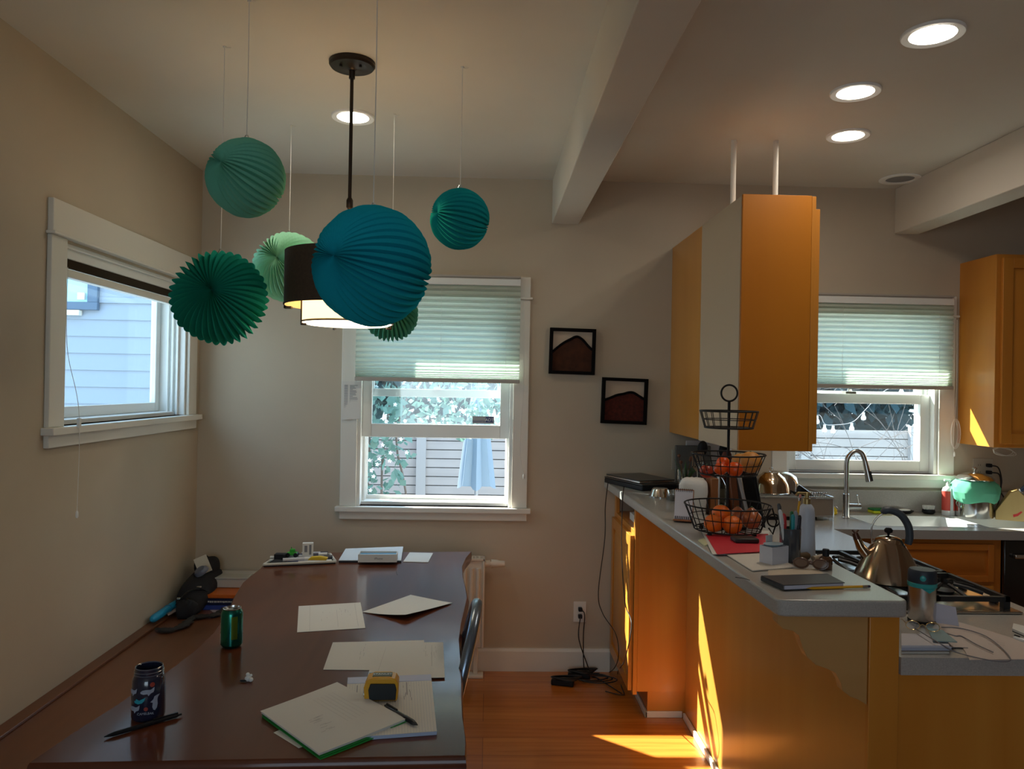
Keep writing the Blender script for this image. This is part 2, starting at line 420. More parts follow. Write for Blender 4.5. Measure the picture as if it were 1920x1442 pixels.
w2 = window_back(2, W2, -0.815, 0.222, 2.19, 2.065, 0.072, 'raised')
sash(w2, -0.707, 0.117, 1.285, 2.02, YB + 0.045, 0.045, 0.075, 0.052)            # raised inner sash
sash(w2, -0.695, 0.105, 1.512, 2.11, YB + 0.115, 0.045, 0.045, 0.04)             # fixed outer sash
b = MB(); b.box(-0.707, -0.690, YB + 0.155, YB + 0.17, 0.92, 1.52); b.box(0.10, 0.117, YB + 0.155, YB + 0.17, 0.92, 1.52); b.box(-0.69, 0.10, YB + 0.155, YB + 0.17, 0.92, 0.945)
b.build('screen_frame', M_VINYL, w2, world=True)
b = MB(); b.box(-0.315, -0.275, YB + 0.085, YB + 0.115, 1.556, 1.572); b.lathe([(0.012, 0), (0.012, 0.012)], 12, (-0.29, YB + 0.10, 1.572)); b.build('sash_lock', M_STEEL, w2, world=True)
w3 = window_back(3, W3, 1.595, 2.635, 2.135, 2.015, 0.075, 'closed')
sash(w3, 1.698, 2.527, 1.135, 1.575, YB + 0.045, 0.055, 0.06, 0.055)
sash(w3, 1.71, 2.515, 1.545, 2.10, YB + 0.10, 0.045, 0.045, 0.04)
b = MB(); b.box(2.04, 2.10, YB + 0.05, YB + 0.10, 1.575, 1.587); b.lathe([(0.014, 0), (0.012, 0.014)], 12, (2.07, YB + 0.07, 1.587)); b.build('sash_lock', M_STEEL, w3, world=True)

# sticker on the dining window
M_STK = mat('sticker silver', (0.35, 0.36, 0.38), 0.4); M_NAVY = mat('sticker navy', (0.02, 0.04, 0.16), 0.4)
st = thing('alarm_sticker', (-0.03, YB + 0.052, 1.388), 'small grey alarm sticker with blue block in lower corner of dining window glass', 'sticker')
b = MB(); b.box(-0.06, 0.062, -0.001, 0.0, -0.02, 0.022); b.build('backing', M_STK, st)
b = MB(); b.box(0.014, 0.057, -0.002, -0.001, -0.012, 0.018); b.build('badge', M_NAVY, st)
text('lettering', 'secured by', 0.0165, M_NAVY, st, frame_at((-0.023, -0.0015, -0.006), (1, 0, 0), (0, 0, 1)))
text('badge_lettering', 'ADT', 0.024, M_WHITE, st, frame_at((0.036, -0.0025, 0.002), (1, 0, 0), (0, 0, 1)))

# ------------------------------------------------------------------ side window (left wall)
t = bpy.data.objects.new('window_1', None); COL.objects.link(t); t.location = (XL, 3.5, 1.40); struct(t)
y0, y1, z0, z1 = W1
b = MB()
b.box(XL, XL + 0.018, 2.815, y0, z0, 2.10); b.box(XL, XL + 0.018, y1, 4.215, z0, 2.10)
b.box(XL, XL + 0.022, 2.815, 4.215, 2.112, 2.232); b.box(XL, XL + 0.034, 2.805, 4.225, 2.10, 2.112)
b.build('window_casing', M_TRIM, t, world=True, bevel=0.003)
b = MB(); b.box(XL - 0.06, XL + 0.045, 2.80, 4.235, z0 - 0.028, z0); b.box(XL, XL + 0.02, 2.815, 4.215, z0 - 0.075, z0 - 0.028)
b.build('window_sill', M_TRIM, t, world=True, bevel=0.003)
b = MB()
b.box(XL - WT, XL, y0, y0 + 0.018, z0, z1); b.box(XL - WT, XL, y1 - 0.018, y1, z0, z1); b.box(XL - WT, XL, y0, y1, z1 - 0.018, z1)
b.box(XL - WT, XL - 0.05, y0, y1, z0 - 0.01, z0 + 0.018)
for dx in (0.03, 0.055, 0.08):
    b.box(XL - dx - 0.008, XL - dx, y1 - 0.035, y1 - 0.018, z0, z1)
b.build('window_frame', M_VINYL, t, world=True, bevel=0.002)
b = MB(); sx = XL - 0.13; sy0, sy1, sz0, sz1 = y0 + 0.02, y1 - 0.02, z0 + 0.02, z1 - 0.02; w = 0.045
b.box(sx - 0.03, sx, sy0, sy0 + w, sz0, sz1); b.box(sx - 0.03, sx, sy1 - w, sy1, sz0, sz1)
b.box(sx - 0.03, sx, sy0 + w, sy1 - w, sz0, sz0 + w); b.box(sx - 0.03, sx, sy0 + w, sy1 - w, sz1 - w, sz1)
s_ = b.build('sash', M_VINYL, t, world=True, bevel=0.003)
b = MB(); b.box(sx - 0.018, sx - 0.014, sy0 + w, sy1 - w, sz0 + w, sz1 - w); b.build('pane', M_GLASS, s_, world=True)

# ------------------------------------------------------------------ pleated blinds
M_BLIND = translucent('pleated blind fabric', (0.78, 0.80, 0.72), (0.66, 0.76, 0.69), 0.55)
M_BRAIL = mat('blind rail', (0.40, 0.37, 0.33), 0.5); M_CORD = mat('white cord', (0.75, 0.74, 0.70), 0.6)
M_DARKGAP = mat('dark bracket gap', (0.10, 0.08, 0.05), 0.6)
def blind(x0, x1, ztop, zbot, y, label, cords):
    t = thing('window_blind', ((x0 + x1) / 2, y, ztop), label, 'blind')
    b = MB(); b.box(x0, x1, y - 0.012, y + 0.018, ztop - 0.055, ztop - 0.018); b.build('headrail', M_VINYL, t, world=True, bevel=0.003)
    b = MB(); b.box(x0 + 0.01, x1 - 0.01, y - 0.004, y + 0.016, ztop - 0.018, ztop - 0.010); 
    b.box(x0, x1, y - 0.01, y + 0.018, ztop - 0.010, ztop); b.build('mounting_rail', [M_BRAIL], t, world=True)
    zs = []; z = ztop - 0.055; 
    tot = z - (zbot + 0.022); ws = [1.0] * 11 + [0.95, .85, .75, .65, .5, .4, .3, .25, .2]; S = sum(ws)
    v = []; f = []; zz = z; rows = [(0.0, z)]
    for k, w in enumerate(ws):
        h = tot * w / S; rows.append((-0.017, zz - h * 0.62)); zz -= h; rows.append((0.0, zz))
    for (dy, z_) in rows: v += [(x0, y + dy + 0.006, z_), (x1, y + dy + 0.006, z_)]
    for k in range(len(rows) - 1): f.append((2 * k, 2 * k + 1, 2 * k + 3, 2 * k + 2))
    b = MB(); b.add(v, f); b.build('pleated_fabric', M_BLIND, t, world=True, smooth=0)
    b = MB(); b.box(x0 - 0.002, x1 + 0.002, y - 0.014, y + 0.016, zbot, zbot + 0.022); b.build('bottom_rail', M_BRAIL, t, world=True, bevel=0.004)
    for cx in cords[0]:
        b = MB(); b.tube([(cx, y - 0.008, ztop - 0.05), (cx, y - 0.008, zbot + 0.02)], 0.0008, 5); b.build('lift_cord', M_CORD, t, world=True)
    if cords[1]:
        b = MB(); b.tube(spline(cords[1], 8), 0.0013, 5); c = b.build('pull_cord', M_CORD, t, world=True)
        p = Vector(cords[1][-1]); b = MB(); b.lathe([(0.002, 0.0), (0.005, -0.006), (0.006, -0.022), (0.003, -0.028)][::-1], 10, p); b.build('cord_tassel', M_WHITE, c, world=True)
    return t
blind(-0.735, 0.165, 2.19, 1.598, YB - 0.045, 'pale pleated blind half lowered over the dining window behind the paper lanterns', ([-0.27, 0.09],
      [(0.185, YB - 0.04, 2.06), (0.19, YB - 0.045, 1.6), (0.175, YB - 0.045, 1.25), (0.20, YB - 0.045, 1.10)]))
blind(1.60, 2.60, 2.135, 1.605, YB - 0.045, 'pale pleated blind half lowered over the kitchen sink window', ([1.97, 2.52],
      [(2.625, YB - 0.04, 2.0), (2.625, YB - 0.045, 1.6), (2.61, YB - 0.045, 1.3), (2.618, YB - 0.045, 1.26)]))
# loop of spare cord by the kitchen window
b = MB()
for k in range(3):
    pts = [(2.615 + 0.018 * (1 + 0.3 * k) * math.sin(a), YB - 0.05 - 0.004 * k, 1.36 + 0.075 * math.cos(a) * (1 + 0.06 * k)) for a in [i * 2 * math.pi / 20 for i in range(20)]]
    b.tube(pts, 0.0013, 5, closed=True)
tag(b.build('cord_bundle', M_CORD, loc=(2.615, YB - 0.05, 1.43), world=True), 'coil of white blind cord hanging beside kitchen window casing', 'cord')
b = MB()
for k in range(3):
    pts = [(2.86 + 0.055 * math.sin(a) * (1 + .1 * k), YB - 0.10 - 0.006 * k, 1.268 + 0.022 * math.cos(a + .3 * k)) for a in [i * 2 * math.pi / 20 for i in range(20)]]
    b.tube(pts, 0.0013, 5, closed=True)
tag(b.build('cord_bundle', M_CORD, loc=(2.86, YB - 0.10, 1.29), world=True), 'loose white cord coil hanging under the right wall cabinet', 'cord')

# gathered blind at the side window
t = thing('window_blind', (XL + 0.0, 3.515, 2.10), 'white pleated blind fully raised at the top of the side window', 'blind')
b = MB(); b.box(XL - 0.055, XL - 0.01, y0 + 0.02, y1 - 0.02, 2.035, 2.085); b.build('headrail', M_VINYL, t, world=True, bevel=0.004)
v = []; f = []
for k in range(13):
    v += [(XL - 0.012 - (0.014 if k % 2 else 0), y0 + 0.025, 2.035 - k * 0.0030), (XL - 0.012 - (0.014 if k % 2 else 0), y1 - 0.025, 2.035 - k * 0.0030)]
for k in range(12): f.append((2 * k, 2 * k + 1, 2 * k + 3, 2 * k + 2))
b = MB(); b.add(v, f); b.build('pleated_fabric', mat('shaded pleats', (0.16, 0.12, 0.08), 0.7), t, world=True, smooth=0)  # shade of the gathered stack is painted into this dark pleat colour
b = MB(); b.box(XL - 0.045, XL - 0.008, y0 + 0.02, y1 - 0.02, 1.965, 1.997); b.build('bottom_rail', M_TRIM, t, world=True, bevel=0.004)
b = MB(); P = [(XL + 0.0, 2.955, 2.0), (XL + 0.006, 2.95, 1.7), (XL + 0.05, 2.96, 1.45), (XL + 0.05, 2.96, 1.08)]
b.tube(spline(P, 8), 0.0012, 5); c = b.build('pull_cord', M_CORD, t, world=True)
b = MB(); b.lathe([(0.003, -0.028), (0.006, -0.022), (0.005, -0.006), (0.002, 0)], 10, P[-1]); b.build('cord_tassel', M_WHITE, c, world=True)
b = MB(); b.box(XL + 0.045, XL + 0.056, 2.955, 2.967, 1.395, 1.43); b.build('cord_lock', M_WHITE, c, world=True)

# ------------------------------------------------------------------ recessed ceiling lights
M_LED = emit('lamp diffuser', (1.0, 0.89, 0.74), 36.0)
M_LTRIM = mat('lamp trim ring', (0.90, 0.90, 0.87), 0.4)
def downlight(px, py, D, label, power):
    p = onz(px, py, ZC); t = thing('recessed_light', (p.x, p.y, ZC), label, 'ceiling light')
    R = D / 2
    b = MB(); b.lathe([(R, 0), (R, -0.007), (R * 0.97, -0.010), (R * 0.74, -0.007), (R * 0.69, -0.001), (R * 0.69, 0)], 40, cap=False); b.build('trim_ring', M_LTRIM, t)
    b = MB(); b.lathe([(1e-5, -0.003), (R * 0.69, -0.003)], 40, cap=False); b.build('diffuser', M_LED, t)
    return t
downlight(1749, 62, 0.19, 'largest of the round recessed kitchen lights, top right of the ceiling', 1)
downlight(1604, 171, 0.185, 'lit round recessed kitchen light, middle one of the three', 1)
downlight(1590, 253, 0.185, 'lit round recessed kitchen light nearest the back wall', 1)
downlight(662, 218, 0.185, 'lit round recessed ceiling light behind the black pendant rod', 1)
p = onz(1684, 337, ZC); t = thing('ceiling_speaker', (p.x, p.y - 0.02, ZC), 'round grey grille ceiling speaker next to the right dropped beam', 'speaker')
b = MB(); b.lathe([(0.105, 0), (0.105, -0.005), (0.10, -0.007), (0.072, -0.005), (0.07, 0)], 36, cap=False); b.build('trim_ring', M_LTRIM, t)
b = MB(); b.lathe([(1e-5, -0.005), (0.055, -0.004), (0.071, -0.002)], 36, cap=False); b.build('grille', mat('speaker grille', (0.25, 0.25, 0.25), 0.6, bump=0.4, bscale=600), t)

# ------------------------------------------------------------------ pendant lamp
PX, PY = -0.515, 2.79
t = thing('pendant_lamp', (PX, PY, ZC), 'pendant lamp with dark brown drum shade and glowing inner diffuser on a black rod', 'lamp')
b = MB(); b.lathe([(0.082, 0), (0.082, -0.012), (0.076, -0.020), (0.02, -0.024), (0.012, -0.03)][::-1], 40); b.lathe([(0.005, -0.03), (0.005, -0.02)], 8, (0.035, -0.03, 0)); b.lathe([(0.005, -0.03), (0.005, -0.02)], 8, (-0.035, -0.03, 0)); b.build('canopy', M_BRONZE, t)
b = MB(); b.cyl((0, 0, -0.03), (0, 0, -0.80), 0.0065, 12); b.lathe([(0.011, -0.06), (0.011, -0.03)], 14); b.lathe([(0.007, -0.532), (0.012, -0.525), (0.012, -0.50), (0.007, -0.49)], 14); b.build('rod', M_BRONZE, t)
R = 0.222; zt, zb = 2.045 - ZC, 1.855 - ZC
M_SHADEIN = mat('cream shade lining', (0.85, 0.68, 0.42), 0.7)
b = MB(); b.lathe([(R, zb), (R, zt)], 64, cap=False); b.lathe([(R + .002, zb), (R + .002, zb + 0.006), (R, zb + 0.006)], 64, cap=False); sh = b.build('lamp_shade', mat('brown fabric shade', (0.060, 0.036, 0.022), 0.8, noise=0.15, nscale=120), t)
b = MB(); b.lathe([(R - 0.003, zb), (R - 0.003, zt)], 64, cap=False); b.build('shade_lining', M_SHADEIN, sh)
b = MB(); r2 = 0.160; z2 = 1.785 - ZC
b.lathe([(0.001, z2 + 0.163), (r2 + 0.004, z2 + 0.163)], 40, cap=False); b.build('uplight_blocker', M_SHADEIN, t)  # opaque disc added over the drum to stop light going up to the ceiling
b = MB()
b.lathe([(r2, z2 + 0.012), (r2, z2 + 0.16)], 48, cap=False); b.build('diffuser_drum', emit('glowing inner drum', (1.0, 0.78, 0.42), 0.95), t)
b = MB(); b.lathe([(1e-5, z2 + 0.006), (r2 * 0.9, z2 + 0.004), (r2 - 0.002, z2 + 0.010)], 48, cap=False); b.build('diffuser_disc', emit('glowing lamp disc', (1.0, 0.86, 0.60), 2.6), t)
b = MB(); b.ring((0, 0, z2 + 0.012), r2 + 0.001, 0.0035, 48); b.build('diffuser_rim', mat('brass rim', (0.35, 0.24, 0.12), 0.4, metal=0.5), t)
for k in range(4):
    a = math.radians(28 + 90 * k); c_, s_ = math.cos(a), math.sin(a)
    b = MB(); b.cyl(((r2 + 0.006) * c_, (r2 + 0.006) * s_, z2 + 0.0), ((r2 + 0.006) * c_, (r2 + 0.006) * s_, z2 + 0.12), 0.0028, 8)
    b.cyl(((r2 - 0.012) * c_, (r2 - 0.012) * s_, z2), ((r2 + 0.008) * c_, (r2 + 0.008) * s_, z2), 0.004, 8); b.build('bracket', M_BRONZE, t)
b = MB()
for k in range(4):
    a = math.radians(50 + 90 * k); b.cyl((0, 0, zt - 0.005), (R * math.cos(a), R * math.sin(a), zt - 0.005), 0.003, 6)
b.build('spider', M_BRONZE, t)
for sgn in (-1, 1):
    b = MB(); b.box(sgn * (R + 0.001) - 0.003, sgn * (R + 0.001) + 0.003, -0.012, 0.012, zb - 0.008, zt - 0.02); b.box(sgn * (R + 0.004) - 0.0, sgn * (R - 0.022), -0.012, 0.012, zb - 0.010, zb - 0.002); b.build('side_strap', M_BRONZE, t)
pl = bpy.data.lights.new('pendant_bulb', 'POINT'); pl.energy = 1.5; pl.color = (1.0, 0.72, 0.42); pl.shadow_soft_size = 0.05
po = bpy.data.objects.new('pendant_bulb', pl); COL.objects.link(po); po.parent = t; po.location = (0, 0, 2.03 - ZC)

# ------------------------------------------------------------------ paper lanterns
def lantern(cx, cy, Y, rpx, pole, n, color, tcol, label, strtop, amp=0.105, mix=0.08, sharp=False):
    c = ony(cx, cy, Y); R = rpx / F * Y * 1.0
    top = Vector((c.x, c.y, ZC))
    t = thing('paper_lantern', c, label, 'paper lantern', group='accordion paper lanterns hanging from the ceiling')
    pr = ony(pole[0], pole[1], Y) - c; ax = Vector((pr.x / R, 0, pr.z / R)); l = min(0.97, ax.length); ax.y = -math.sqrt(max(0.02, 1 - l * l)); ax.normalize()
    q = ax.to_track_quat('Z', 'X').to_matrix().to_4x4()
    PROF = [(0.0, 1.0), (0.20, 0.20), (0.58, -0.30)] if sharp else [(0.0, 1.0), (0.20, 0.12), (0.62, -0.18)]
    rows = 26; cols = 3 * n; v = []; f = []; pj = [random.uniform(-0.012, 0.012) for _ in range(cols)]
    for j in range(rows + 1):
        th = math.pi * j / rows; s = math.sin(th)
        zz = R * 0.97 * math.cos(th)
        dip = 1 - 0.16 * math.exp(-(s / 0.22) ** 2); zz *= dip
        for i in range(cols):
            fr, dep = PROF[i % 3]; a = 2 * math.pi * (i // 3 + fr) / n
            wob = 1 + 0.010 * math.sin(3 * a + j * 0.25) + pj[i]
            k_ = 1 - amp * dep * (min(1.0, 0.25 + s / 0.5) if dep > 0 else 1)
            rr = R * max(s, 0.012) * k_ * wob
            v.append((rr * math.cos(a), rr * math.sin(a), zz * k_))
    for j in range(rows):
        for i in range(cols):
            k = (i + 1) % cols; f.append((j * cols + i, j * cols + k, (j + 1) * cols + k, (j + 1) * cols + i))
    f.append(tuple(range(cols))); f.append(tuple(rows * cols + i for i in range(cols))[::-1])
    b = MB(); b.T = q; b.add(v, f)
    b.build('pleated_ball', translucent('lantern paper ' + label[:14], color, tcol, mix), t, smooth=0)
    h = 0.97 * R
    b = MB(); w = 0.016; b.tube([(-w, 0, h - 0.01), (-0.003, 0, h + 0.018), (0.003, 0, h + 0.018), (w, 0, h - 0.01)], 0.0016, 6); hk = b.build('wire_hook', M_STEEL, t)
    b = MB(); b.tube([(0, 0, h + 0.018), (0.001, 0, (h + top.z - c.z) / 2), (0, 0, top.z - c.z - 0.001)], 0.0014, 6); b.build('string', M_CORD, t)
    b = MB(); b.lathe([(0.004, -0.006), (0.006, -0.003), (0.006, 0)], 10, (0, 0, top.z - c.z)); b.tube([(0, 0, top.z - c.z - 0.004), (0.012, 0, top.z - c.z - 0.006), (0.02, 0.004, top.z - c.z - 0.003)], 0.001, 5); b.build('ceiling_hook', M_TRIM, t)
    return t
lantern(461, 334, 2.36, 71, (425, 314), 34, (0.17, 0.52, 0.38), (0.12, 0.55, 0.34), 'upper left green paper lantern nearest the side wall window', 0)
lantern(412, 559, 2.69, 84, (423, 551), 38, (0.025, 0.44, 0.32), (0.02, 0.48, 0.32), 'dark teal green paper lantern in front of the side window, pleats facing the camera', 0, amp=0.15, sharp=True)
lantern(541, 502, 3.49, 63, (531, 488), 36, (0.38, 0.78, 0.55), (0.30, 0.85, 0.50), 'pale mint green paper lantern left of the brown drum shade', 0, amp=0.14, sharp=True)
lantern(698, 500, 2.10, 110, (627, 489), 42, (0.012, 0.40, 0.52), (0.008, 0.45, 0.55), 'largest paper lantern, deep blue, in front of the drum shade', 0)
lantern(862, 411, 2.80, 56, (813, 402), 32, (0.012, 0.33, 0.35), (0.006, 0.34, 0.35), 'small dark teal paper lantern, rightmost, above the dining window', 0)
lantern(733, 590, 3.31, 49, (738, 575), 34, (0.10, 0.46, 0.34), (0.12, 0.62, 0.42), 'small green paper lantern mostly hidden behind the largest blue one', 0, amp=0.16, sharp=True)

# ------------------------------------------------------------------ dining table
ZT = 0.75
def tz(px, py, z=ZT): p = onz(px, py, z); return (p.x, p.y)
right = [(873, 1418), (874, 1390), (868, 1345), (866, 1310), (866, 1270), (864, 1230), (862, 1200), (866, 1170), (873, 1140), (877, 1120), (873, 1100), (868, 1080), (867, 1062), (874, 1046), (884, 1034)]
left = [(500, 1050), (488, 1066), (455, 1092), (438, 1120), (425, 1150), (398, 1188), (362, 1222), (318, 1256), (270, 1285), (225, 1318), (140, 1372), (52, 1432)]
outline = [tz(*p) for p in right] + [tz(600, 1036), tz(560, 1037), tz(525, 1041)] + [tz(*p) for p in left]
t = thing('dining_table', (-0.5, 2.7, 0), 'long live edge dining table of dark polished wood covered with papers', 'table')
b = MB(); n = len(outline)
cxm = sum(p[0] for p in outline) / n; cym = sum(p[1] for p in outline) / n
def ins(p, d): 
    v = Vector((cxm - p[0], cym - p[1])); v.normalize(); return (p[0] + v.x * d, p[1] + v.y * d)
rings = [(0.012, ZT - 0.055), (-0.004, ZT - 0.040), (-0.006, ZT - 0.02), (0.0, ZT - 0.004), (0.004, ZT)]
v = []; f = []
for d, z in rings: v += [(*ins(p, d), z) for p in outline]
for j in range(len(rings) - 1):
    for i in range(n): f.append((j * n + i, j * n + (i + 1) % n, (j + 1) * n + (i + 1) % n, (j + 1) * n + i))
f.append(tuple(range(n))[::-1]); f.append(tuple((len(rings) - 1) * n + i for i in range(n)))
b.add(v, f); top = b.build('tabletop', M_WALNUT, t, world=True, smooth=40)
for yy in (2.15, 3.45):
    b = MB(); b.box(-0.85, -0.80, yy - 0.04, yy + 0.04, 0.03, ZT - 0.055); b.box(-0.85, -0.25, yy - 0.04, yy + 0.04, 0, 0.03); b.box(-0.30, -0.25, yy - 0.04, yy + 0.04, 0.03, ZT - 0.055)
    b.box(-0.85, -0.25, yy - 0.04, yy + 0.04, ZT - 0.085, ZT - 0.056); b.build('leg', M_BLACKM, t, world=True, bevel=0.003)
b = MB(); b.tube([tz(743, 1072) + (ZT + .0003,), tz(745, 1078) + (ZT + .0003,)], 0.001, 4); b.build('edge_crack', M_BLACK, t, world=True)

# ------------------------------------------------------------------ wall bench
ZB = 0.415
t = thing('wall_bench', (-1.35, 2.0, 0), 'brown wooden bench along the left wall under the side window', 'bench')
b = MB(); b.box(XL, -1.17, 0.2, YB, ZB - 0.035, ZB); b.build('seat', M_BENCH, t, world=True, bevel=0.004)
b = MB(); b.box(XL, XL + 0.055, 0.2, YB, ZB, ZB + 0.012); b.build('back_ledge', M_BENCH, t, world=True, bevel=0.003)
b = MB(); b.box(-1.20, -1.18, 0.2, YB, 0.0, ZB - 0.035); b.build('front_panel', M_BENCH, t, world=True)
b = MB(); b.box(-1.168, -0.78, 3.85, YB, ZB - 0.035, ZB); b.build('return_seat', M_BENCH, t, world=True, bevel=0.004)
b = MB(); b.box(-1.18, -0.78, 3.86, 3.88, 0, ZB - 0.035); b.build('return_panel', M_BENCH, t, world=True)

# ------------------------------------------------------------------ chair tucked at the table's right side
t = thing('dining_chair', (-0.10, 2.42, 0), 'dark metal dining chair with curved hoop back tucked against the right side of the table', 'chair')
M_CH = mat('gunmetal paint', (0.22, 0.27, 0.34), 0.25, metal=0.8)
def hoop(Y, dy):
    return None
# hoop backrest: flat band, seen nearly edge-on, splayed outwards towards the top
pts = []
for k in range(25):
    a = math.pi * k / 24; yy = 2.43 - 0.19 * math.cos(a); zz = 0.46 + 0.43 * (math.sin(a) ** 0.5)
    xx = -0.125 + 0.10 * (zz - 0.46) / 0.43
    pts.append((xx, yy, zz))
b = MB(); b.tube(spline(pts, 2), 0.013, 12, flat=1.25, up=(1, 0, 0)); b.build('backrest_hoop', M_CH, t, world=True)
b = MB(); b.add([(-.128, 2.37, .455), (-.128, 2.49, .455), (-.040, 2.49, .86), (-.040, 2.37, .86), (-.123, 2.37, .455), (-.123, 2.49, .455), (-.035, 2.49, .86), (-.035, 2.37, .86)], [(0, 1, 2, 3), (4, 7, 6, 5), (0, 3, 7, 4), (1, 5, 6, 2), (0, 4, 5, 1), (2, 6, 7, 3)]); b.T = None; b.build('back_splat', M_CH, t, world=True, bevel=0.002)
b = MB(); b.box(-0.49, -0.11, 2.24, 2.62, 0.435, 0.457); b.build('seat', M_CH, t, world=True, bevel=0.008)
for (x, y) in ((-0.47, 2.26), (-0.47, 2.60), (-0.12, 2.26), (-0.12, 2.60)):
    sx_ = -0.03 if x < -0.3 else 0.03; sy_ = -0.03 if y < 2.4 else 0.03
    b = MB(); b.cyl((x, y, 0.44), (x + sx_, y + sy_, 0), 0.016, 10, 0.011); b.build('leg', M_CH, t, world=True)

# ------------------------------------------------------------------ radiator
t = thing('radiator', (-0.36, YB - 0.08, 0.0), 'white ribbed panel radiator under the dining window with a valve on its right end', 'radiator')
M_RAD = mat('radiator enamel', (0.72, 0.65, 0.55), 0.35)
b = MB(); rx0, rx1, ry0, ry1, rz0, rz1 = -0.72, -0.005, YB - 0.125, YB - 0.045, 0.165, 0.645
b.box(rx0 + .01, rx1 - .012, ry0 + 0.004, ry0 + 0.012, rz0, rz1 - 0.01)
x = rx0 + 0.02
while x < rx1 - 0.035:
    b.prism([(x, ry0 + 0.004), (x + 0.006, ry0 - 0.006), (x + 0.018, ry0 - 0.006), (x + 0.024, ry0 + 0.004)], rz0 + 0.03, rz1 - 0.05); x += 0.036
b.build('front_panel', M_RAD, t, world=True, bevel=0.002)
b = MB(); b.box(rx1 - 0.012, rx1, ry0 - 0.002, ry1, rz0, rz1); b.box(rx0, rx0 + 0.01, ry0 - 0.002, ry1, rz0, rz1); b.build('side_cover', M_RAD, t, world=True, bevel=0.002)
b = MB(); b.box(rx0, rx1, ry0 - 0.002, ry0 + 0.012, rz1 - 0.01, rz1); b.box(rx0, rx1, ry1 - 0.012, ry1, rz1 - 0.01, rz1)
x = rx0
while x < rx1 - 0.01: b.box(x, x + 0.008, ry0, ry1, rz1 - 0.008, rz1 - 0.001); x += 0.02
b.build('top_grille', M_RAD, t, world=True)
b = MB(); b.box(rx0 + 0.01, rx1 - 0.01, ry1 - 0.02, ry1, rz0, rz1 - 0.01); b.build('rear_panel', M_RAD, t, world=True)
b = MB(); b.cyl((rx1, YB - 0.08, 0.61), (rx1 + 0.028, YB - 0.08, 0.61), 0.019, 20); b.cyl((rx1 + 0.028, YB - 0.08, 0.61), (rx1 + 0.034, YB - 0.08, 0.61), 0.012, 14)
b.cyl((rx1 + 0.034, YB - 0.08, 0.61), (rx1 + 0.072, YB - 0.08, 0.61), 0.024, 20, 0.022); b.cyl((rx1 + 0.072, YB - 0.08, 0.61), (rx1 + 0.108, YB - 0.08, 0.61), 0.019, 20, 0.016); b.build('valve', M_RAD, t, world=True)
b = MB(); b.box(rx1 - 0.055, rx1 - 0.030, YB - 0.10, YB - 0.075, 0.015, rz0); b.box(rx1 - 0.09, rx1 + 0.0, YB - 0.13, YB - 0.06, 0, 0.015); b.build('foot', M_RAD, t, world=True, bevel=0.003)
b = MB(); b.box(rx0 + 0.03, rx0 + 0.055, YB - 0.10, YB - 0.075, 0.0, rz0); b.build('foot', M_RAD, t, world=True, bevel=0.003)

# ------------------------------------------------------------------ base cabinet at the wall with door and open drawer gap
XF = 0.715                      # cabinet face plane (faces the dining side)
YE = 3.68
ZBAR, TBAR = 1.067, 0.042
t = thing('base_cabinet', (0.85, 3.98, 0), 'honey maple base cabinet against the back wall with one tall door, under the bar', 'cabinet')
b = MB(); b.prism([(XF + 0.02, 0.125), (0.98, 0.125), (0.98, ZBAR - TBAR), (XF + 0.02, ZBAR - TBAR)], YE, YE + 0.018, 'y'); b.build('end_panel', M_MAPLE, t, world=True, bevel=0.0015)
b = MB(); b.box(0.962, 0.98, YE + 0.018, YB, 0.0, ZBAR - TBAR); b.build('back_panel', M_MAPLE, t, world=True)
b = MB(); b.box(XF + 0.02, 0.962, YE + 0.018, YB, 0.125, 0.143); b.box(XF + 0.02, 0.962, YE + 0.018, YB, 0.88, 0.895); b.build('shelf', M_MAPLEH, t, world=True)
b = MB()  # face frame
b.box(XF, XF + 0.02, YE, YE + 0.035, 0.11, ZBAR - TBAR); b.box(XF, XF + 0.02, YB - 0.05, YB, 0.11, ZBAR - TBAR)
b.box(XF, XF + 0.02, YE + 0.035, YB - 0.05, 0.855, 0.895); b.box(XF, XF + 0.02, YE + 0.035, YB - 0.05, 0.11, 0.14); b.box(XF, XF + 0.02, YE + 0.035, YB - 0.05, 1.005, ZBAR - TBAR)
b.build('face_frame', M_MAPLE, t, world=True, bevel=0.0015)
def raised_door(b, a0, a1, z0, z1, P, th=0.02, st=0.055):
    """P(a, d, z): maps along-width a, outward depth d, height z"""
    def bx(a0, a1, d0, d1, z0, z1):
        v = [P(a, d, z) for z in (z0, z1) for d in (d0, d1) for a in (a0, a1)]
        b.add(v, [(0, 2, 3, 1), (4, 5, 7, 6), (0, 1, 5, 4), (2, 6, 7, 3), (0, 4, 6, 2), (1, 3, 7, 5)])
    bx(a0, a0 + st, 0, th, z0, z1); bx(a1 - st, a1, 0, th, z0, z1); bx(a0 + st, a1 - st, 0, th, z0, z0 + st); bx(a0 + st, a1 - st, 0, th, z1 - st, z1)
    i0, i1, j0, j1 = a0 + st, a1 - st, z0 + st, z1 - st; g = 0.028
    v = []
    for (o, d) in ((0, th * .35), (0.006, th * .35), (g, th * .9)):
        v += [P(i0 + o, d, j0 + o), P(i1 - o, d, j0 + o), P(i1 - o, d, j1 - o), P(i0 + o, d, j1 - o)]
    f = [(8, 9, 10, 11)]
    for r in (0, 4):
        for k in range(4): f.append((r + k, r + (k + 1) % 4, r + 4 + (k + 1) % 4, r + 4 + k))
    b.add(v, f)
b = MB(); raised_door(b, YE + 0.015, YB - 0.04, 0.125, 0.87, lambda a, d, z: (XF - 0.001 - d, a, z)); d = b.build('door', M_MAPLE, t, world=True, bevel=0.0015)
